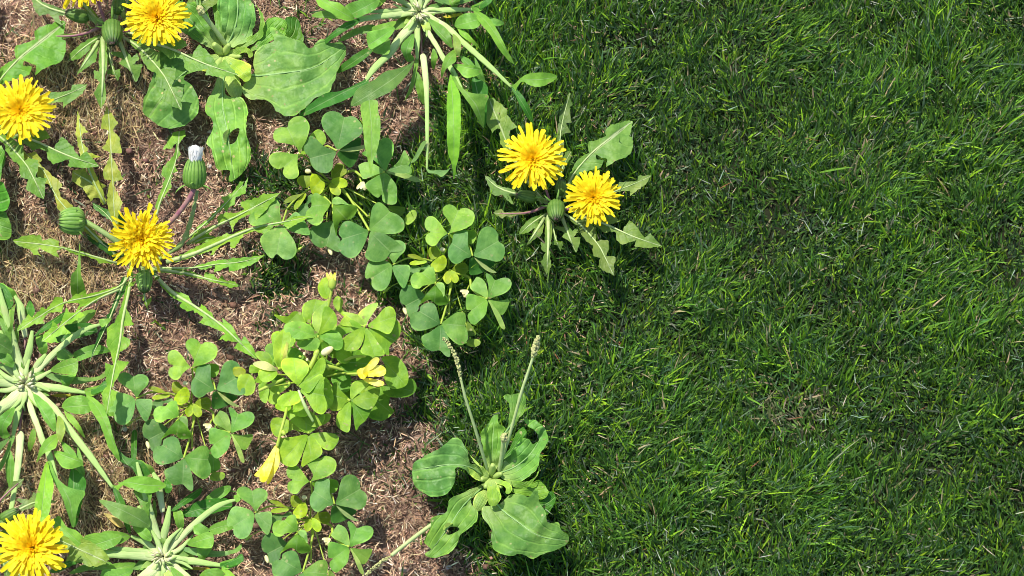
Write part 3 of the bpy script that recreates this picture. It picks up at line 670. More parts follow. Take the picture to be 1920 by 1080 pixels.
GG = (.135, .20, .075)      # greyish dandelion green
GY = (.20, .26, .085)
def dandelion_small(label, sim, lift, seed, hs=1.0, VIV=np.array([.98, 1.08, .88])):
    p = Plant('dandelion', label, 'dandelion', (1041, 398), sim, 'dandelions with toothed leaves', lift, hs, seed)
    def vivid(d): return d[:3]+(tuple(np.array(d[3])*VIV),)+d[4:]
    kw = dict(mat='dandelion', fold=.12, wave=.5, smooth=False, midrib=(2.6, 'rib'), teeth=.25)
    dand_leaves(p, 'F', [vivid(d) for d in [
        ("530,660 400,500 300,330 290,290 285,250 290,220 330,205 295,165 272,135 268,105 225,65 185,42 150,45 140,85 145,140 160,195 190,238 205,215 232,215 235,300 275,345 370,510 520,680", "530,670 380,500 270,290 240,215 180,70", (6, 18, 24), GY),
        ("565,650 575,560 580,420 590,340 595,300 570,260 600,240 632,235 600,185 634,178 630,160 625,90 642,80 630,40 625,5 600,60 575,110 560,180 555,260 550,400 550,640", "557,650 565,440 572,250 590,150 623,20", (6, 12, 10), (.10, .145, .075)),
        ("570,600 590,450 600,420 632,375 635,335 600,350 570,420 545,560 555,620", "560,615 580,450 630,345", (8, 20, 20), GG),
        ("605,540 625,470 665,390 700,365 735,350 725,310 735,285 785,275 830,255 825,215 855,195 910,178 955,165 978,170 972,215 960,255 978,262 980,310 965,355 940,375 900,385 850,415 830,430 835,385 775,360 770,385 815,390 800,430 760,440 700,460 650,490 615,560", "590,600 640,480 740,360 850,270 965,180", (8, 26, 24), (.14, .235, .085), dict(fold=.18)),
        ("600,680 700,650 800,610 905,568 965,560 965,592 985,575 1020,550 1060,520 1085,475 1010,478 1005,505 950,512 905,515 890,555 800,585 700,625 600,660", "600,670 700,638 890,562 1000,518 1080,480", (6, 14, 14), (.15, .21, .10)),
        ("600,650 680,680 800,700 880,700 905,735 850,755 895,780 925,790 930,765 960,730 1000,765 1025,800 1045,830 1080,800 1110,840 1145,875 1060,885 985,875 1000,840 920,865 890,840 885,800 850,790 820,800 780,765 700,730 600,675", "600,662 740,725 830,752 980,820 1135,872", (8, 28, 30), (.155, .23, .085), dict(midrib=(3.4, 'rib'))),
        ("585,680 640,710 700,730 770,770 775,850 800,835 845,845 845,890 830,930 885,935 875,985 875,1040 830,1020 785,990 790,955 800,940 760,930 750,905 755,870 720,850 685,800 680,770 630,730", "590,690 680,750 780,860 820,930 865,1025", (8, 30, 34), (.125, .18, .075)),
        ("575,700 600,740 640,790 665,770 675,795 645,825 690,825 675,880 660,910 645,895 640,860 580,820 595,800 540,775 545,762 590,765 570,720", "580,705 630,840 655,900", (8, 20, 16), (.16, .25, .10), dict(midrib=(4, 'rib'))),
        ("490,700 520,700 525,800 520,850 510,890 520,980 510,1015 493,1035 480,1000 462,960 475,935 490,910 465,890 462,850 485,860 485,780", "504,700 505,850 495,1030", (12, 26, 20), (.17, .24, .095), dict(midrib=(4.5, 'rib'))),
        ("520,730 535,790 560,850 585,845 585,880 573,905 555,870 525,870 525,850 540,845 520,780", "525,735 545,830 573,900", (8, 16, 12), GG),
        ("490,715 475,770 470,810 430,835 378,876 410,810 440,760 470,725", "482,718 430,800 380,873", (8, 20, 12), (.17, .25, .10), dict(midrib=(4, 'rib'))),
        ("495,680 455,695 400,725 345,775 342,808 390,800 440,760 450,730 490,705", "495,692 420,740 348,800", (6, 14, 10), (.13, .21, .07)),
        ("500,635 440,660 390,680 320,680 255,685 240,665 190,688 245,718 270,705 290,712 340,700 420,690 465,655 500,655", "500,645 400,684 300,692 195,689", (8, 16, 14), (.15, .19, .075), dict(midrib=(3.6, 'stem_purple'))),
        ("500,610 440,600 330,570 270,545 215,530 180,490 145,475 165,520 180,570 205,595 250,585 280,625 310,640 290,595 330,592 440,615 500,630", "500,620 330,583 220,545 152,483", (8, 20, 14), (.15, .21, .11), dict(midrib=(4.2, 'rib'))),
    ]], **kw)
    dandelion_flower(p, 'F', 415, 385, 52, 186, (-.05, -.22, 1), seed, False, "470,500,34 520,640,15 540,690,0")
    dandelion_flower(p, 'F', 757, 600, 48, 160, (.08, -.24, 1), seed+1, False, "670,655,28 590,672,10 550,690,0")
    bud(p, 'F', 545, 625, 26, 550, 728, 38, 98, 14, True, "535,640,15 540,690,0", mat='bract_dark', seed=seed)
    bud(p, 'F', 440, 606, 18, 328, 580, 24, 66, 12, True, "500,640,10 540,690,0", mat='bract_dark', seed=seed+2)
    bud(p, 'F', 572, 590, 16, 583, 500, 22, 70, 12, True, "560,640,8 540,690,0", mat='bract_dark', seed=seed+3)
    for i, (a, b) in enumerate((("600,640", "625,590"), ("600,620", "600,560"), ("470,640", "430,580"), ("460,650", "420,655"))):
        ax, ay = parse(a)[0]; bx, by = parse(b)[0]
        pl = f"{ax},{ay} {ax+14},{(ay+by)/2} {bx},{by} {(ax+bx)/2-12},{(ay+by)/2}"
        p.leaf('F', pl, f"{ax},{ay} {bx},{by}", (14, 22, 26), (.18, .26, .13), mat='dandelion', smooth=False, fold=.2, name='young_leaf', step=2.5)
    return p
dandelion_small('dandelion with two open flowers growing alone in the mown lawn', Sim(), 8, 11, .72)
dandelion_small('dandelion with open flower and hanging bud between the straw patch and a ragged plantain', Sim((1042, 393), (210, 59), 1.19), 13, 21, .8, np.array([.93, 1.18, .8]))
dandelion_small('dandelion with big orange-centred flower under a broad holed leaf beside the straw patch', Sim((1113, 370), (39, 206), 1.15), 6, 31, .8, np.array([.9, 1.22, .72]))
dandelion_small('dandelion whose open flower lies over crabgrass blades with one broad greyish leaf beside it', Sim((998, 298), (60, 1026), 1.03, 137), 22, 41, .8)

def dandelion_big():
    p = Plant('dandelion', 'sprawling dandelion with shaggy flower, striped bud and white-tufted closed head on bare mulch', 'dandelion', (266, 502), None, 'dandelions with toothed leaves', 4, .8, 51)
    LG = (.19, .36, .055); YO = (.33, .38, .08); DK = (.03, .11, .025)
    kw = dict(mat='dandelion', fold=.16, wave=.7, smooth=False, midrib=(2.4, 'rib'), teeth=.3)
    dand_leaves(p, 'D', [
        ("1250,990 1380,940 1550,850 1700,790 1740,800 1800,770 1920,735 2000,735 2060,700 2120,705 2200,660 2340,655 2260,700 2160,760 2130,720 2050,735 1990,800 1920,770 1830,800 1760,895 1730,900 1730,850 1640,890 1600,950 1575,955 1590,920 1450,960 1350,1000 1250,1020", "1250,1005 1450,945 1600,880 1900,750 2100,710 2330,660", (10, 30, 46), LG, dict(midrib=(5, 'rib'))),
        ("1400,860 1480,770 1600,730 1640,740 1630,660 1700,630 1760,640 1830,610 1800,560 1850,540 1920,525 1980,490 2100,492 2040,560 1980,630 1920,700 1890,640 1800,680 1760,730 1740,780 1720,690 1600,760 1500,820 1420,880", "1400,870 1600,745 1800,650 2090,495", (10, 28, 44), LG, dict(midrib=(3.5, 'rib'))),
        ("1470,750 1560,680 1680,560 1660,520 1740,490 1800,400 1830,400 1815,440 1860,370 1840,490 1770,520 1760,570 1720,590 1700,640 1680,600 1560,720 1480,760", "1400,830 1560,700 1700,560 1845,400", (6, 18, 20), (.17, .33, .05)),
        ("1170,560 1200,480 1240,380 1210,350 1215,300 1270,240 1300,210 1330,110 1280,150 1215,160 1260,110 1300,30 1390,10 1390,60 1340,120 1350,200 1310,260 1330,320 1290,340 1280,450 1240,500 1200,580 1180,690 1160,690", "1168,690 1200,560 1265,400 1325,220 1345,25", (6, 18, 16), (.17, .32, .06)),
        ("1560,770 1570,800 1650,830 1640,860 1580,850 1500,860 1440,870 1480,800", "1440,865 1560,820 1640,850", (8, 12, 10), LG),
        ("90,845 190,805 300,800 320,840 390,830 440,850 445,885 520,895 560,930 620,925 680,950 740,970 800,990 900,1010 900,1030 780,1010 740,1020 720,990 650,960 560,950 470,905 420,920 445,975 380,950 300,900 280,920 315,965 250,950 225,910 150,890", "900,1020 700,962 430,890 100,848", (8, 22, 20), (.20, .36, .06)),
        ("85,105 160,140 200,190 270,180 315,240 290,260 330,300 380,340 390,360 430,380 470,430 440,460 455,510 520,560 700,760 880,960 860,980 640,780 440,620 400,490 370,430 300,390 260,300 240,250 190,240 130,180", "880,975 660,760 440,540 340,340 240,230 95,110", (6, 24, 22), YO),
        ("570,400 620,300 600,200 570,60 570,0 585,-160 600,-40 660,30 620,50 600,90 660,150 655,180 690,190 755,215 700,230 680,260 770,470 800,560 770,580 720,470 640,280", "790,570 690,370 620,150 585,-150", (8, 22, 20), YO),
        ("540,320 640,300 660,350 700,380 800,430 765,460 775,520 700,525 680,550 620,450 540,400", "760,500 700,420 560,340", (8, 14, 10), (.34, .36, .10), dict(midrib=(3.4, 'rib'))),
        ("880,960 930,860 910,760 850,700 800,680 700,600 690,560 760,590 830,620 920,640 935,700 950,860 930,970", "920,960 900,800 800,650 700,570", (8, 16, 14), (.06, .17, .03)),
        ("640,790 700,800 800,870 900,950 920,990 860,980 760,910 670,850", "910,985 800,890 650,800", (6, 12, 10), DK),
    ], **kw)
    dand_leaves(p, 'X', [
        ("200,200 222,232 212,243 224,258 228,287 207,287 222,315 231,337 214,340 213,347 222,365 231,380 222,400 222,430 240,470 255,495 245,495 225,465 205,400 200,375 203,350 208,338 194,335 194,318 203,300 205,285 191,279 203,260 203,243 189,242 190,225", "250,493 218,420 212,350 208,280 203,205", (8, 34, 22), YO, dict(midrib=(1.0, 'rib'))),
    ], **kw)
    dand_leaves(p, 'G', [
        ("130,565 140,520 215,435 240,465 290,410 310,380 350,400 410,320 400,310 465,305 475,345 520,330 560,290 640,255 650,290 720,270 880,225 900,245 780,300 740,320 720,350 640,370 580,390 600,360 550,350 480,355 465,420 400,420 360,430 320,480 335,510 260,510 200,540", "960,160 890,235 700,300 480,350 300,450 135,560", (8, 40, 48), LG),
        ("780,300 700,350 620,380 590,400 635,445 590,470 540,500 480,520 500,550 535,580 480,590 420,610 440,650 380,655 312,640 330,580 380,540 400,480 440,540 460,500 495,385 530,430 560,420 580,390 680,340", "900,250 710,335 500,490 320,640", (10, 42, 46), (.22, .40, .06)),
        ("960,180 985,240 960,320 950,400 980,450 1000,520 930,530 920,600 980,630 970,680 900,720 880,780 970,795 900,880 860,950 830,1000 880,1020 860,1090 800,1190 780,1130 760,1030 800,980 790,880 790,800 850,820 830,720 800,680 800,540 860,500 910,380 930,300", "985,160 960,300 920,480 900,640 850,880 800,1180", (10, 40, 62), LG, dict(midrib=(3.6, 'rib'))),
        ("930,150 950,200 940,260 900,330 830,480 760,620 720,700 660,810 690,720 750,560 820,420 870,300 900,200", "945,160 890,300 800,520 665,800", (6, 22, 30), DK),
        ("1165,130 1200,170 1300,260 1400,290 1440,340 1440,360 1500,390 1510,360 1590,430 1610,470 1670,510 1665,465 1740,520 1790,610 1810,640 1830,600 1890,670 1920,740 1925,775 1840,730 1755,690 1790,645 1635,630 1690,580 1600,540 1490,500 1530,460 1450,410 1400,415 1345,375 1370,350 1290,310 1200,220", "1130,110 1290,270 1450,370 1650,510 1800,650 1920,768", (8, 32, 38), (.20, .38, .055), dict(midrib=(4.2, 'rib'))),
        ("1150,85 1300,100 1430,110 1530,160 1540,115 1600,140 1640,180 1660,140 1690,180 1760,190 1805,225 1740,240 1650,210 1530,175 1400,150 1180,115", "1120,95 1400,128 1530,165 1795,222", (8, 20, 16), LG, dict(midrib=(4, 'rib'))),
        ("1180,80 1300,90 1450,80 1560,45 1620,35 1750,15 1920,0 1985,-8 1930,45 1800,100 1720,120 1715,80 1690,90 1605,125 1610,70 1540,110 1480,90 1350,105 1180,95", "1150,88 1450,88 1620,62 1800,45 1975,0", (8, 28, 34), LG),
        ("1075,280 1085,340 1120,320 1140,300 1125,350 1105,380 1115,410 1090,370 1070,330", "1078,270 1095,345 1112,405", (16, 18, 12), LG),
    ], **kw)
    dandelion_flower(p, 'D', 1062, 838, 66, 246, (.05, -.40, .9), 61, True, "1060,960,36 1060,1040,0", (26, 34))
    bud(p, 'D', 640, 700, 36, 438, 696, 40, 205, 18, False, "740,760,34 870,850,26 1020,1000,2", 'stem_green', (40, 44), 7, False, 'bract', 62)
    bud(p, 'D', 1455, 455, 60, 1465, 215, 76, 165, 16, False, "1425,520,56 1330,650,46 1230,760,34 1090,980,2", 'stem_purple', (40, 38), 5, True, 'bract', 63)
    p.tube('D', "1480,470,50 1450,620,40 1410,760,26 1350,880,14 1150,1010,3", (26, 28, 40, 34), 'stem_green', 'stalk', wig=.22)
    bud(p, 'G', 1080, 120, 24, 1085, 265, 34, 120, 9, False, "1070,90,14 1060,70,3", 'stem_green', (30, 30), 8, False, 'bract', 64)
    for (x0, y0, x1, y1) in ((1000, 160, 950, 90), (1130, 150, 1170, 100), (1020, 190, 960, 230), (1150, 180, 1200, 150), (1000, 120, 970, 60), (1110, 120, 1130, 60)):
        nx, ny = (y1-y0)*.22, -(x1-x0)*.22; mx, my = (x0+x1)/2, (y0+y1)/2
        p.leaf('G', f"{x0},{y0} {mx+nx},{my+ny} {x1},{y1} {mx-nx},{my-ny}", f"{x0},{y0} {x1},{y1}", (18, 26, 28), LG, mat='dandelion', smooth=False, fold=.2, name='young_leaf', step=2.5)
    return p
dandelion_big()

# ================================================================= WOOD SORREL (clover-like)
def tri(p, z, junction, h, leaflets, stem=None, sw=(12, 12), smat='stem_yellow', grow=1.0):
    """one three-part leaf: stalk + leaflets"""
    jx, jy = junction
    st = p.tube(z, f"{jx},{jy},{h} "+(stem or f"{jx+6},{jy+30},{h-14}"), sw, smat, 'leaf')
    for d in leaflets:
        out, dh, tint = d[:3]; ex = dict(mat='sorrel', fold=.26, curl=-.12, bump=.8, name='leaflet', parent=st, step=3.2, jit=.14); ex.update(d[3] if len(d) > 3 else {})
        if grow != 1.0:
            q = parse(out); q = q[0]+(q-q[0])*grow; out = ' '.join(f'{u:.1f},{v:.1f}' for u, v in q); ex.pop('rib', None)
        q = parse(out); an = p.rng.gauss(0, .05); sc = 1+p.rng.gauss(0, .035); ca, sa = math.cos(an)*sc, math.sin(an)*sc; d0 = q-q[0]
        if 'rib' not in ex: out = ' '.join(f'{q[0][0]+u*ca-v*sa:.1f},{q[0][1]+u*sa+v*ca:.1f}' for u, v in d0)
        if isinstance(dh, (int, float)): dh = (0, dh, dh*.4)
        p.leaf(z, out, ex.pop('rib', None), tuple(h+v for v in dh), tint, **ex)
    return st

LT = (.235, .40, .075); MD = (.135, .30, .075); BL = (.105, .235, .085); DKG = (.045, .14, .035); YG = (.32, .44, .03); OL = (.20, .26, .02)
def sorrel_small_flower(p, z, x, y, h, dirs, mat='pale_petal', L=30, W=14, pet_h=None):
    c = p.tube(z, f"{x},{y},{h} {x-dirs[0][0]*.4},{y-dirs[0][1]*.4},{h-5} {x-dirs[0][0]*.9},{y-dirs[0][1]*.9},{h-14}", (9, 12, 7), 'stem_yellow', 'flower', n=6)
    for k, (dx, dy) in enumerate(dirs):
        n = math.hypot(dx, dy); ux, uy = dx/n, dy/n; vx, vy = -uy, ux; w = W/2
        o = " ".join(f"{x+ux*a*n+vx*b*w},{y+uy*a*n+vy*b*w}" for a, b in ((0, .3), (.4, .8), (.8, 1), (1.03, .3), (1.03, -.4), (.75, -1), (.35, -.8), (0, -.3)))
        p.leaf(z, o, f"{x},{y} {x+dx},{y+dy}", (h, h+2, h+(k % 3)*1.2), (1, 1, 1), mat=mat, fold=.3, bump=.1, name='petal', parent=c, step=2.0)
    return c
def egg(p, z, x, y, h, rx, ry, rot, mat, name='flower_bud', parent=None, dz=.8):
    c = p.pt(z, x, y, h); s = Z[z][2]*p.sim.k*K; V = []; F = []; n, m = 10, 8
    for i in range(m+1):
        t = math.pi*i/m
        for j in range(n):
            a = 2*math.pi*j/n; V.append((math.cos(t)*rx*s*(1+.12*math.cos(t)), math.sin(t)*math.cos(a)*ry*s, math.sin(t)*math.sin(a)*ry*s*dz))
    for i in range(m):
        for j in range(n): F.append([i*n+j, i*n+(j+1) % n, (i+1)*n+(j+1) % n, (i+1)*n+j])
    o = link(name, mesh_np(name, V, F), parent or p.root, M[mat]); o.matrix_local = Matrix.Translation(c)@Matrix.Rotation(-math.radians(rot), 4, 'Z')@Matrix.Rotation(-.3, 4, 'Y'); return o

def sorrel(label, sim, lift, seed, hs=1.0, rot=0.0):
    p = Plant('wood_sorrel', label, 'wood sorrel', (840, 507), sim, 'clover-like wood sorrel clumps', lift, hs, seed)
    z = 'J'
    tri(p, z, (632, 237), 46, [
        ("632,235 648,195 620,140 595,105 595,70 630,46 670,58 694,86 720,71 760,74 795,100 800,140 780,180 720,212 660,228", 4, LT, dict(rib="632,235 694,86")),
        ("625,237 600,205 570,160 530,125 490,130 474,170 485,210 515,225 485,245 482,285 510,315 545,315 575,275 610,245", 2, LT, dict(rib="625,237 515,225")),
        ("640,242 700,222 760,218 800,228 810,260 790,300 755,308 730,285 680,290 650,265", (0, -8, -10), (.20, .36, .05))], "640,290,34 635,360,20 630,480,0")
    tri(p, z, (788, 383), 44, [
        ("780,383 757,310 755,222 710,220 665,240 655,290 650,300 628,340 630,390 660,430 700,430 740,400", 3, BL, dict(rib="780,383 652,300")),
        ("795,380 810,330 825,250 850,205 890,190 930,205 955,245 957,285 990,310 1000,350 985,400 945,420 880,405 830,395", 4, BL, dict(rib="795,380 957,285")),
        ("795,392 768,410 766,500 815,505 862,487 890,470 935,430 870,405", (0, -10, -14), DKG, dict(rib="795,392 862,487", fold=-.2)),
        ("798,393 850,425 905,465 946,493 900,488 850,455", (0, -5, -8), (.30, .36, .22), dict(rib="798,393 946,493"))], "760,320,36 690,430,16 640,490,0")
    tri(p, z, (885, 663), 36, [
        ("890,660 892,580 872,500 910,510 935,540 985,525 1025,530 1043,560 1030,600 990,630 930,650", 4, MD, dict(rib="890,660 935,540")),
        ("880,660 840,635 780,600 775,580 805,535 820,520 860,540 880,580 888,640", (0, 1, 0), (.20, .34, .10)),
        ("880,668 810,640 755,632 743,690 750,735 780,738 755,770 770,815 800,832 830,810 870,770 883,720", 3, MD, dict(rib="880,668 778,740")),
        ("890,670 960,680 1033,678 1020,730 980,780 930,750 905,710", (0, -4, -8), (.15, .29, .08)),
        ("892,672 925,715 960,770 985,848 962,848 930,780", (0, -2, -6), (.27, .38, .16))], "830,640,32 780,590,26 760,520,18 640,490,0", (15, 17))
    tri(p, z, (545, 565), 40, [
        ("540,560 470,575 440,595 400,590 382,550 390,510 420,490 460,490 490,460 530,455 542,500", 3, (.20, .38, .08), dict(rib="540,560 458,492")),
        ("545,580 590,610 632,675 610,700 560,705 510,670 460,690 430,710 480,640 520,600", (0, 4, -2), (.10, .22, .03), dict(fold=-.3, rib="545,580 540,690")),
        ("550,565 580,550 605,570 612,640 590,610 560,585", 2, (.2, .34, .13))], "548,520,32 550,490,22 625,485,0")
    tri(p, z, (580, 828), 38, [
        ("575,825 500,860 430,872 390,850 378,800 395,755 440,745 450,710 500,687 540,700 560,750 570,800", 4, BL, dict(rib="575,825 440,745")),
        ("585,825 640,780 690,750 735,755 745,800 740,840 755,880 755,930 720,965 680,955 630,910 595,860", 5, (.15, .30, .09), dict(rib="585,825 740,840")),
        ("578,835 510,880 455,910 470,970 520,1005 572,1000 610,1035 640,1040 640,980 625,900 600,860", 3, BL, dict(rib="578,835 574,1000"))], "610,730,32 650,570,18 640,490,0", (14, 15))
    tri(p, z, (268, 440), 34, [
        ("268,430 240,390 175,345 150,320 155,285 190,268 230,280 250,297 285,280 325,285 350,310 345,350 310,385 280,425", 4, (.16, .32, .10), dict(rib="268,430 250,297")),
        ("262,445 220,415 145,398 110,420 85,490 90,530 125,530 130,580 165,610 210,605 245,560 262,490", 4, (.15, .30, .11), dict(rib="262,445 125,530")),
        ("270,447 330,440 375,445 378,490 370,530 345,590 320,580 290,530 272,490", 2, (.13, .28, .10))], "320,415,28 375,398,22 500,410,10 630,480,0")
    tri(p, z, (480, 640), 26, [
        ("480,640 430,600 375,572 330,590 310,640 320,690 350,710 365,770 390,785 430,740 440,700 470,660", 2, (.095, .21, .075), dict(rib="480,640 345,710")),
        ("450,470 500,470 510,440 480,435 450,455 415,445 380,460 375,500 390,515 440,490", 1, (.12, .24, .10))], "560,560,14 630,490,0")
    tri(p, z, (518, 412), 32, [
        ("518,405 500,370 505,330 540,325 560,345 580,370 545,400", 2, OL),
        ("520,430 545,400 590,370 615,400 612,445 585,475 540,480 515,450", 3, YG),
        ("490,410 450,405 400,390 355,365 375,355 420,365 470,400", 1, OL),
        ("490,415 440,410 390,420 375,440 410,445 440,440 480,430", -2, (.33, .44, .04))], "570,450,18 630,485,0", (9, 9))
    tri(p, z, (640, 475), 28, [
        ("640,475 665,480 690,500 703,540 680,565 650,545 640,520", 1, YG), ("630,478 600,500 590,530 610,565 640,550 645,510", 0, (.32, .42, .03)),
        ("655,470 690,440 740,430 765,470 740,510 700,500", -2, OL)], "640,490,0", (9, 9))
    tri(p, z, (755, 860), 16, [
        ("755,810 800,860 815,890 770,905 750,870", 0, (.13, .22, .04)), ("762,930 800,922 840,930 840,960 800,978 750,965", 0, (.22, .34, .06))], "700,680,8 650,500,0", (8, 8))
    sorrel_small_flower(p, z, 752, 606, 26, [(-20, 45), (-45, 8), (-30, 25), (-5, 50), (6, 20)], 'pale_petal', W=18)
    egg(p, z, 590, 340, 36, 19, 15, 20, 'pale_petal'); egg(p, z, 345, 740, 22, 30, 13, 70, 'pale_petal'); egg(p, z, 225, 605, 18, 26, 9, -35, 'stem_yellow', 'seed_pod')
    p.tube(z, "225,605,18 300,560,16 420,540,10 630,490,0", (5, 6), 'stem_yellow', 'flower_stem', n=6)
    p.tube(z, "592,345,34 610,420,20 632,485,0", (6, 8), 'stem_yellow', 'flower_stem', n=6); p.tube(z, "348,720,22 470,600,12 630,490,0", (6, 8), 'stem_yellow', 'flower_stem', n=6)
    p.tube(z, "632,765,26 636,720,18 640,490,0", (14, 8), 'stem_yellow', 'flower_stem', n=6)
    return p
sorrel('wood sorrel clump between the lawn dandelion flowers and the lime green sorrel', Sim(), 8, 101, .7)
sorrel('wood sorrel clump on mulch left of the lime green sorrel with hanging yellow flower', Sim((841, 438), (359, 689), 1.0), 4, 102, .75)
sorrel('wood sorrel clump below the hanging yellow flower and beside a plantain seed stalk', Sim((841, 438), (582, 903), 1.0), 4, 103, .75)
sorrel('largest wood sorrel clump, dark blue-green, below a crabgrass and a broad plantain leaf', Sim((841, 438), (561, 288), 1.15, -47.2), 6, 104, .75)

def sorrel_lime():
    p = Plant('wood_sorrel', 'lime green wood sorrel with open and hanging yellow flowers', 'wood sorrel', (610, 700), None, 'clover-like wood sorrel clumps', 6, .8, 120)
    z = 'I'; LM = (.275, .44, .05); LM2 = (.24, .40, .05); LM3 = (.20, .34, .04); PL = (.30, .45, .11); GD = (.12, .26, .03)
    S = "480,560,10"
    tri(p, z, (685, 300), 66, [("683,290 655,245 700,205 745,190 750,205 720,250 690,290", 3, (.40, .52, .16)), ("680,295 640,275 585,235 630,240 665,255", 2, (.36, .50, .13)),
        ("700,300 740,260 775,215 810,208 830,240 825,290 800,335 750,318", 4, LM2), ("705,312 750,318 800,335 830,275 855,310 845,360 800,400 795,440 770,430 740,380", (0, -2, -8), LM3),
        ("680,305 610,335 570,375 580,410 630,420 665,395 685,330", 3, LM2), ("690,312 672,380 658,425 720,448 770,440 740,380 710,330", 2, LM, dict(rib="690,312 715,446"))], "670,360,50 580,480,28 "+S, grow=1.07)
    tri(p, z, (450, 350), 70, [("445,352 380,370 330,365 295,335 300,305 350,290 400,300 440,335", 3, (.20, .36, .08)), ("452,345 466,290 478,215 500,205 530,230 545,270 535,310 490,330", 6, LM3, dict(fold=.4)),
        ("448,340 420,290 425,240 470,195 495,190 478,270 462,310", 2, PL), ("455,355 490,330 540,330 565,370 560,410 530,420 500,390", 2, (.16, .33, .06)), ("445,360 400,370 350,375 350,400 390,420 440,420 458,385", (0, -4, -8), (.17, .33, .07)),
        ("470,380 500,390 495,430 460,445 445,420", (0, -5, -8), GD)], "455,430,52 "+S, grow=1.07)
    tri(p, z, (345, 600), 74, [("345,598 300,560 270,520 280,485 330,478 380,495 395,530 370,570", 5, (.33, .51, .08)), ("350,600 400,550 450,480 478,475 483,520 450,580 400,640 370,620", 3, LM3),
        ("340,630 280,640 245,670 260,700 330,695 370,665", 2, LM2), ("360,625 420,580 470,560 480,600 470,650 480,720 450,755 410,730 380,660", 2, LM)], "400,590,50 "+S, grow=1.07)
    tri(p, z, (400, 845), 44, [("395,845 330,790 300,740 310,725 360,740 400,780 430,770 480,760 470,800 420,835", 3, LM3, dict(rib="395,845 400,780")), ("390,850 330,865 270,880 262,940 280,985 320,1005 355,995 375,950 395,870", 4, LM2, dict(rib="390,850 300,980")),
        ("402,855 380,920 365,1000 400,985 465,940 440,880", 3, LM3), ("410,848 480,850 530,870 537,895 500,935 460,925 430,880", 2, LM2), ("385,842 330,830 262,872 225,840 225,790 270,780 330,800", -2, LM3)], "420,780,36 440,700,24 "+S, grow=1.07)
    tri(p, z, (612, 680), 46, [("612,675 560,620 550,590 525,610 515,640 515,720 560,725 590,690", 2, LM3), ("615,670 610,600 640,575 690,570 698,590 650,640", 4, (.30, .45, .09)), ("625,680 680,640 745,620 750,650 720,710 680,720", 3, LM3),
        ("610,685 555,740 550,790 580,820 610,822 617,760", 2, LM2), ("625,690 635,820 655,800 690,770 710,720 660,700", (0, 0, -4), GD)], "560,640,40 510,600,30 "+S, (13, 13), grow=1.07)
    tri(p, z, (250, 515), 68, [("250,510 225,450 230,390 255,345 285,330 310,370 290,430 270,480", 6, (.32, .48, .07), dict(fold=.35)), ("240,530 165,520 160,560 190,580 230,560", 3, LM), ("245,525 200,485 160,475 125,490 180,520", 5, (.55, .50, .32)),
        ("265,500 275,440 300,365 305,375 290,450 275,500", 8, (.46, .46, .18))], "330,540,44 "+S, grow=1.07)
    def loose(j, h, *ls): tri(p, z, j, h, list(ls), f"{(j[0]+480)/2},{(j[1]+560)/2},{h*.55} "+S, (9, 9), grow=1.12)
    loose((265, 335), 46, ("265,335 240,325 215,340 215,390 230,392 250,370", 1, LM2), ("290,292 228,250 290,255 320,230 370,240 380,280 330,295", 1, LM3), ("300,300 330,310 300,350 270,345", 0, LM))
    loose((410, 285), 52, ("410,285 380,270 370,230 380,200 420,180 460,185 500,180 470,200 420,240", 1, LM2), ("420,280 450,260 480,240 470,300", 0, (.26, .42, .1)))
    loose((500, 165), 48, ("500,160 470,150 455,105 480,65 510,65 515,100", 1, LM2), ("525,190 540,150 570,170 570,210 610,240 575,240", 1, LM2))
    loose((785, 500), 38, ("770,460 830,450 870,480 895,530 890,580 850,600 810,595 785,550 790,500", 3, LM3, dict(rib="775,470 890,590")), ("790,600 850,595 905,570 930,600 920,635 880,655 800,650 770,610", (-8, -8, -10), GD), ("720,660 760,610 800,640 800,690 825,715 780,760 715,750 730,700", (-14, -12, -14), GD))  # dark lower leaflets: shade of the leaf above put into their tint
    loose((150, 540), 44, ("150,540 105,540 110,500 160,520 170,580 130,580", 1, LM3), ("105,545 60,550 50,590 60,620 90,640 125,625 130,580", 1, LM3), ("85,530 60,510 25,515 30,550 60,555", 0, OL), ("210,500 150,470 140,440 190,440 215,470", 1, LM3))
    loose((200, 610), 42, ("200,600 155,590 160,660 190,685 200,650", 0, LM3), ("250,610 215,610 200,670 225,690 250,680", 0, LM2))
    loose((420, 600), 56, ("420,600 480,560 520,640 510,690 470,700", 0, LM2), ("370,690 330,690 330,740 370,755 400,740", -4, LM2), ("360,750 430,750 490,740 480,780 410,800", (-8, -8, -10), LM3), ("300,690 250,690 245,710 280,725 310,715", -6, LM))
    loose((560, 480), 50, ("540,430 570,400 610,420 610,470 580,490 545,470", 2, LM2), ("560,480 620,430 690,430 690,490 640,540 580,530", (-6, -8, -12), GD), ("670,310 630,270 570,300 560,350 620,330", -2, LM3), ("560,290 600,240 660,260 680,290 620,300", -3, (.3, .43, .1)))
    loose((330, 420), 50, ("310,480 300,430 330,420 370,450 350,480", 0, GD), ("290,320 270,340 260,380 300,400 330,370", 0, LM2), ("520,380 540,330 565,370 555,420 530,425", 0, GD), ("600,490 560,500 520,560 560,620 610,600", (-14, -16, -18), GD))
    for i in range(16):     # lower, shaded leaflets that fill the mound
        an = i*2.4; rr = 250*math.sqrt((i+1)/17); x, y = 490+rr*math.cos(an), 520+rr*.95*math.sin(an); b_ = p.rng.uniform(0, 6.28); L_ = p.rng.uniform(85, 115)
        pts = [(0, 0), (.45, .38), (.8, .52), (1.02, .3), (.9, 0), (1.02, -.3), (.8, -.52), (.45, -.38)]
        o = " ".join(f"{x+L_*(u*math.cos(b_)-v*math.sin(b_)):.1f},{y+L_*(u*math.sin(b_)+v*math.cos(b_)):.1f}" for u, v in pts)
        loose((x, y), p.rng.uniform(20, 34), (o, 1, LM3 if i % 3 else GD))
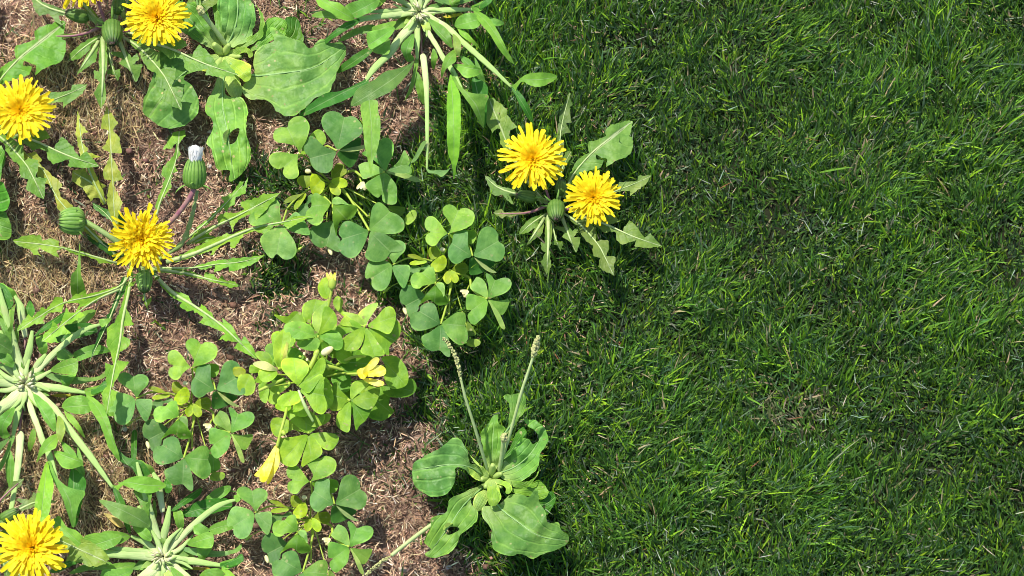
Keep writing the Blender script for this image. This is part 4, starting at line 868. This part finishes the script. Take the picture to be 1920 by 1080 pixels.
    # flowers
    c = p.tube(z, "650,542,60 600,542,56 560,540,48 480,560,20", (14, 10, 9), 'stem_yellow', 'flower')
    for o, h in (("655,540 652,522 690,505 715,475 742,457 760,468 748,495 712,524", (60, 64, 72)), ("665,546 695,528 735,503 770,500 793,520 786,548 752,557 700,556", (61, 63, 66)), ("655,552 690,562 740,570 780,582 780,600 748,606 700,588", (60, 60, 62)),
                 ("648,545 646,525 672,512 692,522 690,560 668,568", (60, 66, 66)), ("680,560 676,530 700,495 716,500 708,528 694,558", (64, 72, 78))):
        p.leaf(z, o, None, h, (1, 1, 1), mat='sorrel_petal', fold=.35, bump=.3, name='petal', parent=c, step=2.2)
    zl = 'L'
    c = p.tube(zl, "462,142,52 475,90,54 490,30,56 520,-80,54 560,-260,40", (24, 22, 22, 20), 'stem_yellow', 'flower', n=8)
    for o, h in (("455,135 430,160 390,230 330,310 296,350 320,362 345,355 400,280 450,190", (48, 50, 44)), ("458,138 420,190 370,270 338,345 338,392 370,402 395,370 430,270", (50, 58, 50)), ("462,138 475,180 478,270 450,330 400,416 385,390 410,320 440,200", (50, 54, 46)),
                 ("460,140 400,220 350,310 330,360 370,380 420,330 465,230", (46, 42, 40)), ("460,140 476,200 470,280 430,350 400,380 410,280", (46, 44, 42))):
        p.leaf(zl, o, None, h, (1, 1, 1), mat='sorrel_petal', fold=-.25, bump=.3, name='petal', parent=c, step=2.2)
    egg(p, z, 272, 838, 56, 18, 12, 50, 'stem_yellow', 'calyx')
    st = p.tube(z, "519,112,72 505,185,66 480,300,50 470,500,10", (14, 14, 12), 'stem_yellow', 'flower_stem')
    egg(p, z, 521, 82, 76, 38, 21, -85, 'stem_yellow', 'flower_bud')
    for dx in (-14, -2, 12):
        p.leaf(z, f"{515+dx},70 {510+dx*1.4},45 {516+dx*1.6},28 {524+dx*1.3},46 {526+dx},70", None, (78, 80, 80), (.48, .52, .10), mat='sorrel_petal', fold=.2, bump=.1, name='sepal', step=1.6)
    egg(p, z, 492, 428, 76, 34, 19, -25, 'pale_petal', 'flower_bud'); egg(p, z, 440, 440, 74, 20, 14, -60, 'stem_yellow', 'flower_bud')
    p.tube(z, "440,445,74 410,510,72 380,570,66 360,610,60", (22, 26, 20, 8), 'stem_yellow', 'seed_pod')
    p.tube(z, "350,625,80 385,710,78 425,785,72", (10, 18, 12), 'crab_stem', 'seed_pod'); p.tube(z, "150,628,64 210,600,66 275,570,66", (14, 20, 14), 'stem_yellow', 'seed_pod')
    p.tube(z, "690,455,58 620,460,56 500,520,40", (10, 16, 12), 'stem_yellow', 'seed_pod'); p.tube(z, "430,520,66 500,505,66 580,525,60", (10, 20, 12), 'stem_yellow', 'seed_pod')
    for x, y in ((380, 440), (395, 470), (360, 455), (300, 590), (285, 610), (245, 640), (490, 620), (318, 282), (455, 905), (835, 325)):
        egg(p, z, x+p.rng.uniform(-4, 4), y, 62 if y < 800 else 46, 9, 7, p.rng.uniform(0, 90), 'pale_petal' if p.rng.random() < .3 else 'stem_yellow', 'flower_bud')
    return p
sorrel_lime()

# ================================================================= PLANTAIN
def plantain(label, sim, lift, seed, hs=1.0, tall=True):
    p = Plant('plantain', label, 'plantain', (921, 893), sim, 'broad-leaved plantains', lift, hs, seed)
    PG = (.155, .315, .095); PG2 = (.135, .29, .075); PB = (.115, .26, .10); z = 'N'
    kw = dict(mat='plantain', fold=.12, wave=.8, bump=2.6, ragged=1.8)
    L = [
        ("400,640 360,590 330,580 318,525 296,488 265,472 240,485 180,525 115,560 78,590 78,640 95,690 150,728 210,730 250,700 270,640 268,605 310,610 340,640 370,655", "400,645 330,600 230,590 85,615", (10, 36, 26), PB, {}),
        ("400,670 350,690 280,720 240,745 230,800 165,825 160,860 135,905 130,930 160,960 128,985 165,998 230,985 260,960 295,900 350,850 370,800 340,770 345,735 400,690", "400,680 310,760 240,860 150,985", (10, 30, 24), PG, dict(hole="222,888 238,864 268,862 286,874 262,890 240,898")),
        ("470,760 500,725 545,715 590,730 605,712 625,690 640,760 665,800 675,845 720,845 735,880 768,905 760,940 700,965 640,990 600,1003 560,985 490,985 440,960 425,925 430,880 410,850 385,820 390,780 420,770", "425,680 450,765 540,840 640,905 765,925", (10, 38, 28), (.14, .29, .11), dict(wave=.6, bump=1.9)),
        ("600,760 635,760 655,780 670,810 708,750 705,720 680,705 640,740", "600,760 660,765 705,735", (16, 22, 20), (.06, .18, .03), {}),
        ("480,680 540,720 600,730 640,745 675,715 660,680 620,660 560,690 510,690", "480,680 560,705 670,700", (12, 28, 24), (.16, .33, .07), {}),
        ("470,650 520,685 580,690 620,655 635,620 638,590 620,640 570,665 490,650", "470,650 560,678 637,600", (14, 34, 38), (.20, .36, .08), {}),
        ("450,620 470,590 500,560 530,510 560,480 590,480 610,500 635,480 620,440 590,420 565,390 600,388 640,410 675,470 660,510 640,540 635,590 600,630 540,665 480,650", "450,630 530,600 600,540 650,460", (16, 34, 34), PG, dict(wave=1.1, fold=.25)),
        ("440,610 500,520 540,450 565,420 582,460 560,480 530,520 520,570 495,590", "440,610 510,530 570,440", (14, 30, 38), (.10, .24, .05), dict(fold=.4)),
        ("415,610 390,520 382,460 400,420 430,375 455,372 455,410 490,430 480,450 500,460 490,510 470,560 445,610", "430,615 430,500 440,385", (16, 32, 32), PG2, dict(wave=1.0, fold=.2)),
        ("470,470 490,440 500,420 505,360 500,320 482,290 520,282 565,275 575,310 575,350 550,380 540,400 510,440 490,462", "470,470 525,390 545,285", (34, 44, 42), PG2, {}),
        ("420,660 440,665 470,720 465,750 440,772 415,760 410,700", "425,660 438,765", (16, 34, 36), (.30, .44, .09), {}),
        ("320,600 352,655 382,665 400,655 375,640 350,620", "395,660 322,602", (14, 26, 30), (.38, .48, .12), {}),
        ("440,650 490,660 512,690 508,718 488,715 490,690 440,672", "440,660 490,672 500,715", (16, 28, 30), (.27, .42, .08), {}),
        ("400,650 380,610 345,575 330,545 345,560 380,595 415,630", "405,645 335,550", (14, 24, 26), (.34, .48, .16), {}),
    ]
    for o, rib, h, tint, ex in L:
        k = dict(kw); k.update(ex); p.leaf(z, o, rib, h, tint, midrib=(2.0, 'rib_green') if len(o) > 110 else None, **k)
    p.leaf(z, "345,760 360,720 400,700 415,715 410,745 380,790 350,790", "410,690 360,785", (12, 26, 24), (.36, .46, .2), mat='plantain', name='cut_stalk', fold=-.5)
    # flap torn from the hole
    p.leaf(z, "222,888 214,868 232,846 262,850 270,862 240,866", "240,864 230,848", (30, 38, 44), (.40, .48, .30), mat='plantain', name='leaf_flap', step=2.2)
    def spike(stalk, sw, head, hw, dens=3.0):
        st = p.tube(z, stalk, sw, 'stalk_pale', 'seed_stalk')
        a = parse(head); q = p.px(z, a); full = resample(catmull(np.column_stack([q[:, :2], a[:, 2]]), False, 6), 1.5, False); W = p.loc_pts(full, full[:, 2])
        V = []; F = []; s = Z[z][2]*p.sim.k*K; m = len(W); rg = np.random.default_rng(seed)
        ico = [(0, 0, 1), (.89, 0, .45), (.28, .85, .45), (-.72, .53, .45), (-.72, -.53, .45), (.28, -.85, .45), (.72, .53, -.45), (-.28, .85, -.45), (-.89, 0, -.45), (-.28, -.85, -.45), (.72, -.53, -.45), (0, 0, -1)]
        fi = [(0, 1, 2), (0, 2, 3), (0, 3, 4), (0, 4, 5), (0, 5, 1), (1, 6, 2), (2, 7, 3), (3, 8, 4), (4, 9, 5), (5, 10, 1), (6, 7, 2), (7, 8, 3), (8, 9, 4), (9, 10, 5), (10, 6, 1), (11, 7, 6), (11, 8, 7), (11, 9, 8), (11, 10, 9), (11, 6, 10)]
        for i in range(int(m*dens)):
            u = rg.random(); k = min(int(u*m), m-1); r_ = np.interp(u, [0, .25, .75, 1], [.45, 1, .9, .7])*hw*.5*s
            d = rg.normal(size=3); d /= np.linalg.norm(d); c = W[k]+d*r_*.62; b = len(V); e = r_*rg.uniform(.38, .6)
            V += [tuple(c+np.array(v)*e*.9*np.array([1, 1, 1.25])) for v in ico]; F += [[b+x for x in f] for f in fi]
        hd = link('seed_spike', mesh_np('seed_spike', V, F), st, M['seed']); hd['kind'] = 'stuff'
    if tall:
        spike("412,615,14 405,600,24 360,450,62 310,290,92 290,205,104", (13, 14, 12, 10), "292,215,103 270,120,114 235,55,120 215,35,122", 24)
        spike("455,620,14 500,480,50 556,278,86 585,190,100 612,108,112", (12, 13, 13, 11), "609,115,111 620,70,116 633,32,122", 34, 5)
    spike("460,625,16 470,560,36 480,475,58", (20, 18, 18), "480,480,58 484,462,62", 34, 10)
    if tall:
        spike("330,745,14 240,810,18 155,860,20 60,930,24 -15,990,26", (16, 17, 18, 16), "-10,985,26 -60,1020,28 -140,1085,30", 21, 2.2)
    # petioles meeting at the crown
    for x, y, h, w in ((380, 655, 18, 34), (400, 690, 18, 36), (445, 720, 20, 34), (470, 630, 24, 30), (432, 590, 26, 36), (470, 690, 20, 24)):
        p.tube(z, f"425,645,2 {(425+x)/2},{(645+y)/2},{h*.7} {x},{y},{h+4}", (w*.9, w, w*.5), 'crown', 'leaf_stalk')
    return p
M['crown'] = plain_mat('plantain_stalk', (.46, .58, .16), (.36, .50, .12), 90, .42, .15, .15)
plantain('plantain with two upright seed stalks growing at the lawn edge', Sim(), 8, 201, .75)
plantain('ragged plantain on brown soil with a large torn leaf reaching the crabgrass', Sim((1057, 1012), (637, 93), 1.22, -44), 2, 202, .68, False)

# leaves of a further plantain that stands just outside the frame, beside the brown mulch
def edge_plant():
    p = Plant('plantain', 'dark green plantain leaves beside the mulch near the striped dandelion bud', 'plantain', (-70, 400), None, 'broad-leaved plantains', 4, 1.0, 230)
    for o, rib, h, t in (("-60,390 -50,330 -25,290 2,280 9,285 4,310 0,340 -20,370", "-60,390 5,285", (10, 24, 20), (.10, .25, .05)), ("-60,400 -40,350 0,340 10,352 18,372 16,388 8,396 -10,396", "-60,400 15,375", (8, 26, 22), (.10, .27, .045)),
                         ("-60,405 -30,398 5,396 14,405 21,425 19,446 0,450 -35,440", "-60,405 20,430", (8, 22, 18), (.14, .30, .07)), ("-80,400 -120,380 -170,390 -190,420 -150,440 -100,425", "-80,405 -185,410", (8, 24, 18), (.13, .28, .07)),
                         ("-75,410 -110,450 -120,510 -90,530 -60,490 -60,430", "-70,410 -95,525", (8, 24, 18), (.13, .28, .07))):
        p.leaf('X', o, rib, h, t, mat='plantain', fold=.12, wave=.4, midrib=(1.2, 'rib'))
edge_plant()

# ================================================================= CRABGRASS
def crabgrass(label, sim, lift, seed, hs=1.0):
    p = Plant('crabgrass', label, 'crabgrass', (785, 22), sim, 'sprawling crabgrass rosettes', lift, hs, seed)
    CG = (.155, .32, .085); CL = (.19, .37, .08); CD = (.055, .19, .035); CB = (.14, .27, .11)
    inv = Sim((46, 720), (785, 22), 1/1.14, -10.5); inv3 = Sim((304, 1045), (785, 22), 1/1.14, -10.5)
    def lv(z, o, rib, h, t, **k):
        e = dict(mat='crabgrass', fold=.24, bump=.8, wave=.45, ragged=.6); e.update(k); p.leaf(z, o, rib, h, t, **e)
    S = lambda z, t, w: p.tube(z, t, [v*.97 for v in w[:-1]]+[w[-1]*.45], 'crab_stem', 'stem', n=12, flat=.5, wig=.035)
    z = 'C'
    S(z, "450,75,15 441,130,14 440,230,20 438,345,22", (30, 40, 38, 32)); lv(z, "448,340 428,340 415,420 395,500 363,585 400,540 425,470", "438,345 415,450 366,580", (22, 26, 18), CG)
    p.tube(z, "455,100,10 462,220,14 465,320,16", (12, 10), 'stem_purple', 'stem')
    S(z, "462,320,16 475,335,22 490,480,30 495,600,34 497,800,36 495,985,30", (18, 42, 36, 28, 22, 20))
    lv(z, "497,975 520,985 570,985 605,985 635,968 600,1010 575,1022 550,1005 505,1000", "497,985 560,1000 632,970", (32, 34, 28), (.2, .36, .16)); lv(z, "495,815 470,820 440,870 395,945 330,960 270,985 330,1000 395,1000 400,950 440,920 480,850", "490,820 420,920 275,985", (38, 44, 50), CB)
    lv(z, "395,945 370,870 350,890 330,940 300,960 350,970", "340,965 368,875", (40, 46, 48), CB)
    S(z, "460,80,15 500,180,18 560,280,26 590,335,30 640,405,34 700,515,38", (28, 32, 30, 32, 34, 20)); lv(z, "640,410 690,500 760,540 850,550 830,620 825,740 790,690 740,600 680,520 640,450", "640,420 720,535 780,610 825,735", (36, 42, 26), CG)
    S(z, "480,75,15 540,115,16 620,165,24 700,240,30 850,375,36 985,505,34", (34, 40, 38, 36, 34, 30))
    lv(z, "975,490 1000,488 1040,450 1100,422 1190,420 1250,445 1180,495 1110,500 1050,472 1020,500 1005,530", "985,505 1040,465 1140,460 1245,446", (34, 44, 36), CL); lv(z, "985,510 1010,510 1060,570 1095,640 1115,720 1085,690 1040,620 1010,560", "990,510 1050,600 1112,715", (34, 34, 22), CD)
    S(z, "480,65,15 540,66,16 650,58,24 775,52,28", (36, 38, 34, 32)); lv(z, "750,40 790,20 830,2 875,2 840,40 780,70", "755,55 870,5", (28, 36, 34), CL)
    lv(z, "765,62 830,85 890,150 950,270 998,368 930,310 860,200 800,130", "765,62 860,150 994,362", (30, 44, 34), CL); lv(z, "840,95 910,115 945,135 900,150 860,130", "840,100 942,135", (26, 28, 24), CG); lv(z, "655,150 680,95 750,72 805,110 790,155 720,170", "655,150 800,110", (26, 36, 34), CG)
    S(z, "440,70,15 380,76,16 250,92,26 120,110,30 40,145,32", (38, 46, 42, 38, 30))
    S('B', "1775,110,15 1730,190,16 1640,290,26 1560,400,32 1450,510,36 1375,620,38", (60, 84, 72, 64, 58, 44))
    zz = 'B'
    lv(zz, "1395,590 1330,620 1200,680 1080,700 980,770 870,875 950,860 1100,800 1250,740 1390,640", "1395,610 1200,700 875,872", (38, 36, 18), CD)
    lv(zz, "1330,140 1250,160 1170,210 1100,270 1040,320 1085,325 1150,280 1230,230 1320,180", "1330,160 1180,230 1050,320", (32, 32, 20), CD)
    lv(zz, "1300,145 1250,75 1180,20 1100,0 1040,-60 1000,-20 1010,0 1040,50 1130,100 1220,150", "1300,145 1150,60 1020,-20", (34, 44, 40), CL); lv(zz, "1210,140 1140,85 1060,80 975,120 1100,138", "1210,130 980,120", (26, 28, 24), CG)
    lv(zz, "1230,50 1330,0 1480,-10 1460,60 1380,110 1290,130", "1270,110 1475,0", (30, 38, 34), CG); lv(zz, "1450,190 1380,190 1270,230 1180,300 1190,312 1230,300 1330,260 1440,240", "1450,212 1185,305", (24, 22, 14), CG)
    lv(zz, "1745,455 1690,490 1600,520 1530,535 1440,600 1330,660 1290,720 1275,795 1370,775 1480,730 1580,680 1660,600 1720,520", "1745,460 1560,610 1285,785", (28, 50, 44), CB, fold=.1)
    lv('X', "678,195 706,188 709,210 713,225 712,260 706,285 700,300 697,327 693,325 690,300 683,270 680,230", "692,188 697,250 696,325", (52, 58, 60), CL, fold=.15)
    lv(zz, "1395,250 1500,220 1600,205 1560,280 1480,340 1410,365", "1600,210 1400,340", (38, 46, 42), CL); lv(zz, "1430,380 1480,340 1560,290 1558,400 1490,405", "1560,300 1440,390", (34, 38, 32), CG); lv(zz, "1440,380 1420,350 1300,410 1200,490 1170,540 1180,548 1260,515 1350,460", "1435,365 1180,542", (28, 26, 14), CD)
    lv(zz, "1740,250 1650,340 1660,400 1700,465 1750,440 1720,400 1740,350", "1740,260 1690,370 1705,455", (24, 34, 24), CG)
    z = 'C'
    lv(z, "500,110 560,130 620,180 645,275 600,250 540,180", "500,115 640,265", (24, 34, 30), CG); lv(z, "660,290 665,350 640,375 605,400 580,452 580,400 595,340 630,300", "660,300 615,360 582,445", (38, 46, 36), CL)
    lv(z, "655,375 740,375 815,405 780,440 720,450 680,415", "655,378 812,406", (40, 48, 42), CL); lv(z, "630,430 650,470 685,540 690,640 685,850 665,970 650,1040 640,960 615,860 610,640 615,520", "632,435 650,700 650,1035", (40, 56, 36), (.20, .40, .06), fold=.3)
    lv(z, "760,450 840,490 845,560 830,740 770,600", "770,455 828,735", (32, 30, 18), CD); lv(z, "535,280 555,320 550,360 535,405 520,370 522,310", "536,285 535,402", (24, 22, 12), CG); lv(z, "436,412 470,470 480,540 475,610 440,540 425,480", "438,418 474,605", (24, 22, 14), CG)
    lv(z, "670,160 740,200 800,280 740,240 690,200", "670,162 797,276", (26, 32, 24), CL); lv(z, "645,195 690,240 690,300 680,330 650,280", "648,200 682,325", (30, 40, 38), (.24, .36, .12)); lv(z, "690,320 760,360 840,490 800,460 760,420 700,360", "692,325 838,486", (34, 38, 30), CG); lv(z, "770,330 810,400 832,470 790,430", "772,335 830,466", (34, 36, 30), CG)
    # upper half, measured on the sister plants
    p.pre = inv; z = 'G'
    S(z, "195,930,15 185,840,14 220,700,24 242,560,28", (46, 62, 58, 50)); S(z, "185,930,15 150,820,14 70,690,24 0,560,28", (50, 66, 60, 50)); S(z, "210,930,15 280,855,14 460,680,28 620,560,36 770,508,36", (44, 56, 50, 46, 34))
    S(z, "240,870,10 290,800,18 345,735,22", (40, 50, 42)); S(z, "210,950,15 300,975,14 450,992,24 650,1030,26", (46, 60, 56, 50)); p.tube(z, "190,700,16 188,600,20", (22, 18), 'stem_purple', 'stem'); S(z, "190,610,22 165,460,28 150,380,30 110,300,30", (36, 60, 62, 50))
    lv(z, "640,1010 720,990 800,930 812,990 740,1025 650,1045", "645,1030 810,950", (28, 38, 40), CD); lv(z, "740,480 800,470 840,470 790,520 760,535", "750,510 835,472", (36, 38, 34), CL)
    lv(z, "380,860 440,800 570,765 575,880 470,885", "380,860 572,800", (24, 42, 46), CL); lv(z, "440,670 435,780 555,755 490,700", "440,675 545,752", (24, 30, 28), CG); lv(z, "550,730 640,680 740,665 830,710 800,725 700,750 590,785", "550,750 690,710 828,712", (22, 26, 18), CG)
    lv(z, "320,880 450,890 620,910 740,900 800,850 790,905 700,940 560,960 420,940", "320,890 600,930 798,860", (16, 20, 14), CB); lv(z, "270,600 340,600 355,710 320,740 285,690", "300,600 325,735", (26, 28, 20), CG); lv(z, "255,600 330,520 420,460 490,420 470,480 380,540 300,585", "255,595 380,505 488,425", (28, 28, 16), CD)
    lv(z, "490,550 560,460 640,410 718,408 690,470 600,520", "492,548 715,410", (16, 20, 16), CG); lv(z, "590,300 535,290 535,150 575,90 590,-40 600,-120 605,60 610,150 637,250", "585,300 580,150 598,-110", (20, 44, 30), CG); lv(z, "100,310 140,330 110,260 60,230 10,200 -30,240 40,270", "110,310 -20,225", (30, 36, 30), CG)
    lv(z, "190,400 225,330 262,410 240,460 205,450", "200,440 228,335", (24, 26, 20), CD); lv(z, "455,900 520,890 575,880 510,985 475,990", "460,895 500,985", (20, 24, 18), CL); lv(z, "70,680 30,600 0,520 -40,440 40,450 78,560 85,640", "78,670 -20,450", (28, 34, 30), CG)
    lv(z, "385,1040 480,1035 560,1045 500,1060 400,1055", "385,1048 555,1046", (10, 10, 8), (.5, .42, .06))
    p.pre = inv3; z = 'H'
    S(z, "880,960,15 830,950,16 700,930,26 590,920,28", (30, 36, 32, 30)); S(z, "890,960,15 830,900,16 730,850,24", (34, 40, 34)); S(z, "905,950,15 885,860,18 840,700,30 800,560,38 765,420,42", (34, 44, 40, 38, 34))
    lv(z, "545,640 620,650 740,680 820,710 840,800 740,790 640,740 580,680", "838,790 720,720 550,642", (28, 46, 44), CB, fold=.1); lv(z, "560,830 640,820 725,850 680,890 590,905 565,880", "722,852 568,860", (24, 34, 30), CG); lv(z, "570,715 640,740 690,790 660,800 610,760", "690,795 575,720", (14, 16, 14), (.45, .36, .18))
    lv(z, "600,1020 690,1005 760,1010 700,1060 610,1070", "755,1012 605,1050", (24, 30, 26), CL); lv(z, "850,520 800,420 690,380 600,250 560,100 500,60 570,240 640,390 740,460 790,560", "800,540 690,410 600,250 515,75", (36, 34, 20), CD); lv(z, "835,560 830,650 815,670 840,690 860,540 870,520", "838,685 862,525", (38, 46, 40), CG)
    lv(z, "830,690 780,590 720,570 650,540 700,535 770,525 830,540", "830,680 770,560 655,540", (32, 36, 28), CL); lv(z, "735,420 730,330 740,240 765,250 760,400", "748,415 752,245", (28, 26, 16), CD); lv(z, "1000,735 1080,670 1160,640 1280,630 1320,680 1240,710 1140,735 1060,740", "1000,738 1150,690 1315,678", (18, 22, 16), CD)
    lv(z, "860,650 868,640 880,700 872,765 858,750", "864,645 868,760", (24, 22, 14), CG); lv(z, "740,790 830,810 850,880 790,860", "740,795 845,870", (22, 30, 26), CG)
    p.pre = None
    # crown: dry sheaths and cut stubs
    z = 'C'
    for i in range(10):
        a = i*2.4+p.rng.uniform(-.3, .3); ln = p.rng.uniform(75, 175); wd = ln*p.rng.uniform(.13, .2); ca, sa = math.cos(a), math.sin(a); x0, y0 = 450+18*ca, 68+18*sa
        q = lambda f, s_: f"{x0+ln*f*ca-wd*s_*sa},{y0+ln*f*sa+wd*s_*ca}"
        lv(z, " ".join((q(0, .3), q(.35, 1), q(.7, .8), q(1, 0), q(.7, -.8), q(.35, -1), q(0, -.3))), q(0, 0)+" "+q(.98, 0), (4, 12+i % 4*2, 10+i % 5*2), (.36, .48, .21) if i % 3 == 0 else (.19, .34, .11))
    for i in range(13):
        a = i*.7+p.rng.uniform(-.2, .2); ln = p.rng.uniform(120, 210); b = a+p.rng.uniform(-.25, .25)
        S(z, f"{450+12*math.cos(a)},{68+12*math.sin(a)},15 {450+ln*.5*math.cos(b)},{68+ln*.5*math.sin(b)},{p.rng.uniform(14, 22)} {450+ln*math.cos(a)},{68+ln*math.sin(a)},{p.rng.uniform(14, 24)}", (30, 26, 16))
    for i in range(26):
        a = p.rng.uniform(0, 6.283); r0 = p.rng.uniform(0, 25); ln = p.rng.uniform(25, 70); x0, y0 = 450+r0*math.cos(a+1), 68+r0*math.sin(a+1); b = a+p.rng.uniform(-.5, .5)
        p.tube(z, f"{x0},{y0},{p.rng.uniform(8, 18)} {x0+ln*.5*math.cos(b)},{y0+ln*.5*math.sin(b)},{p.rng.uniform(18, 26)} {x0+ln*math.cos(b)},{y0+ln*math.sin(b)},{p.rng.uniform(12, 24)}", (p.rng.uniform(6, 12), p.rng.uniform(8, 18), p.rng.uniform(2, 6)), 'crab_crown' if i % 3 else 'crab_stem', 'sheath', n=6)
    return p
crabgrass('crabgrass rosette between the ragged plantain and the lawn, its long blades hanging over the grass', Sim(), 4, 301)
crabgrass('large crabgrass rosette in the straw beneath the sprawling dandelion leaves', Sim((785, 22), (46, 720), 1.14, 10.5), 0, 302, .8)
crabgrass('crabgrass rosette between the broad-leaved dandelion flower and the lowest wood sorrel clumps', Sim((785, 22), (304, 1045), 1.10, 10.5), 0, 303, .7)
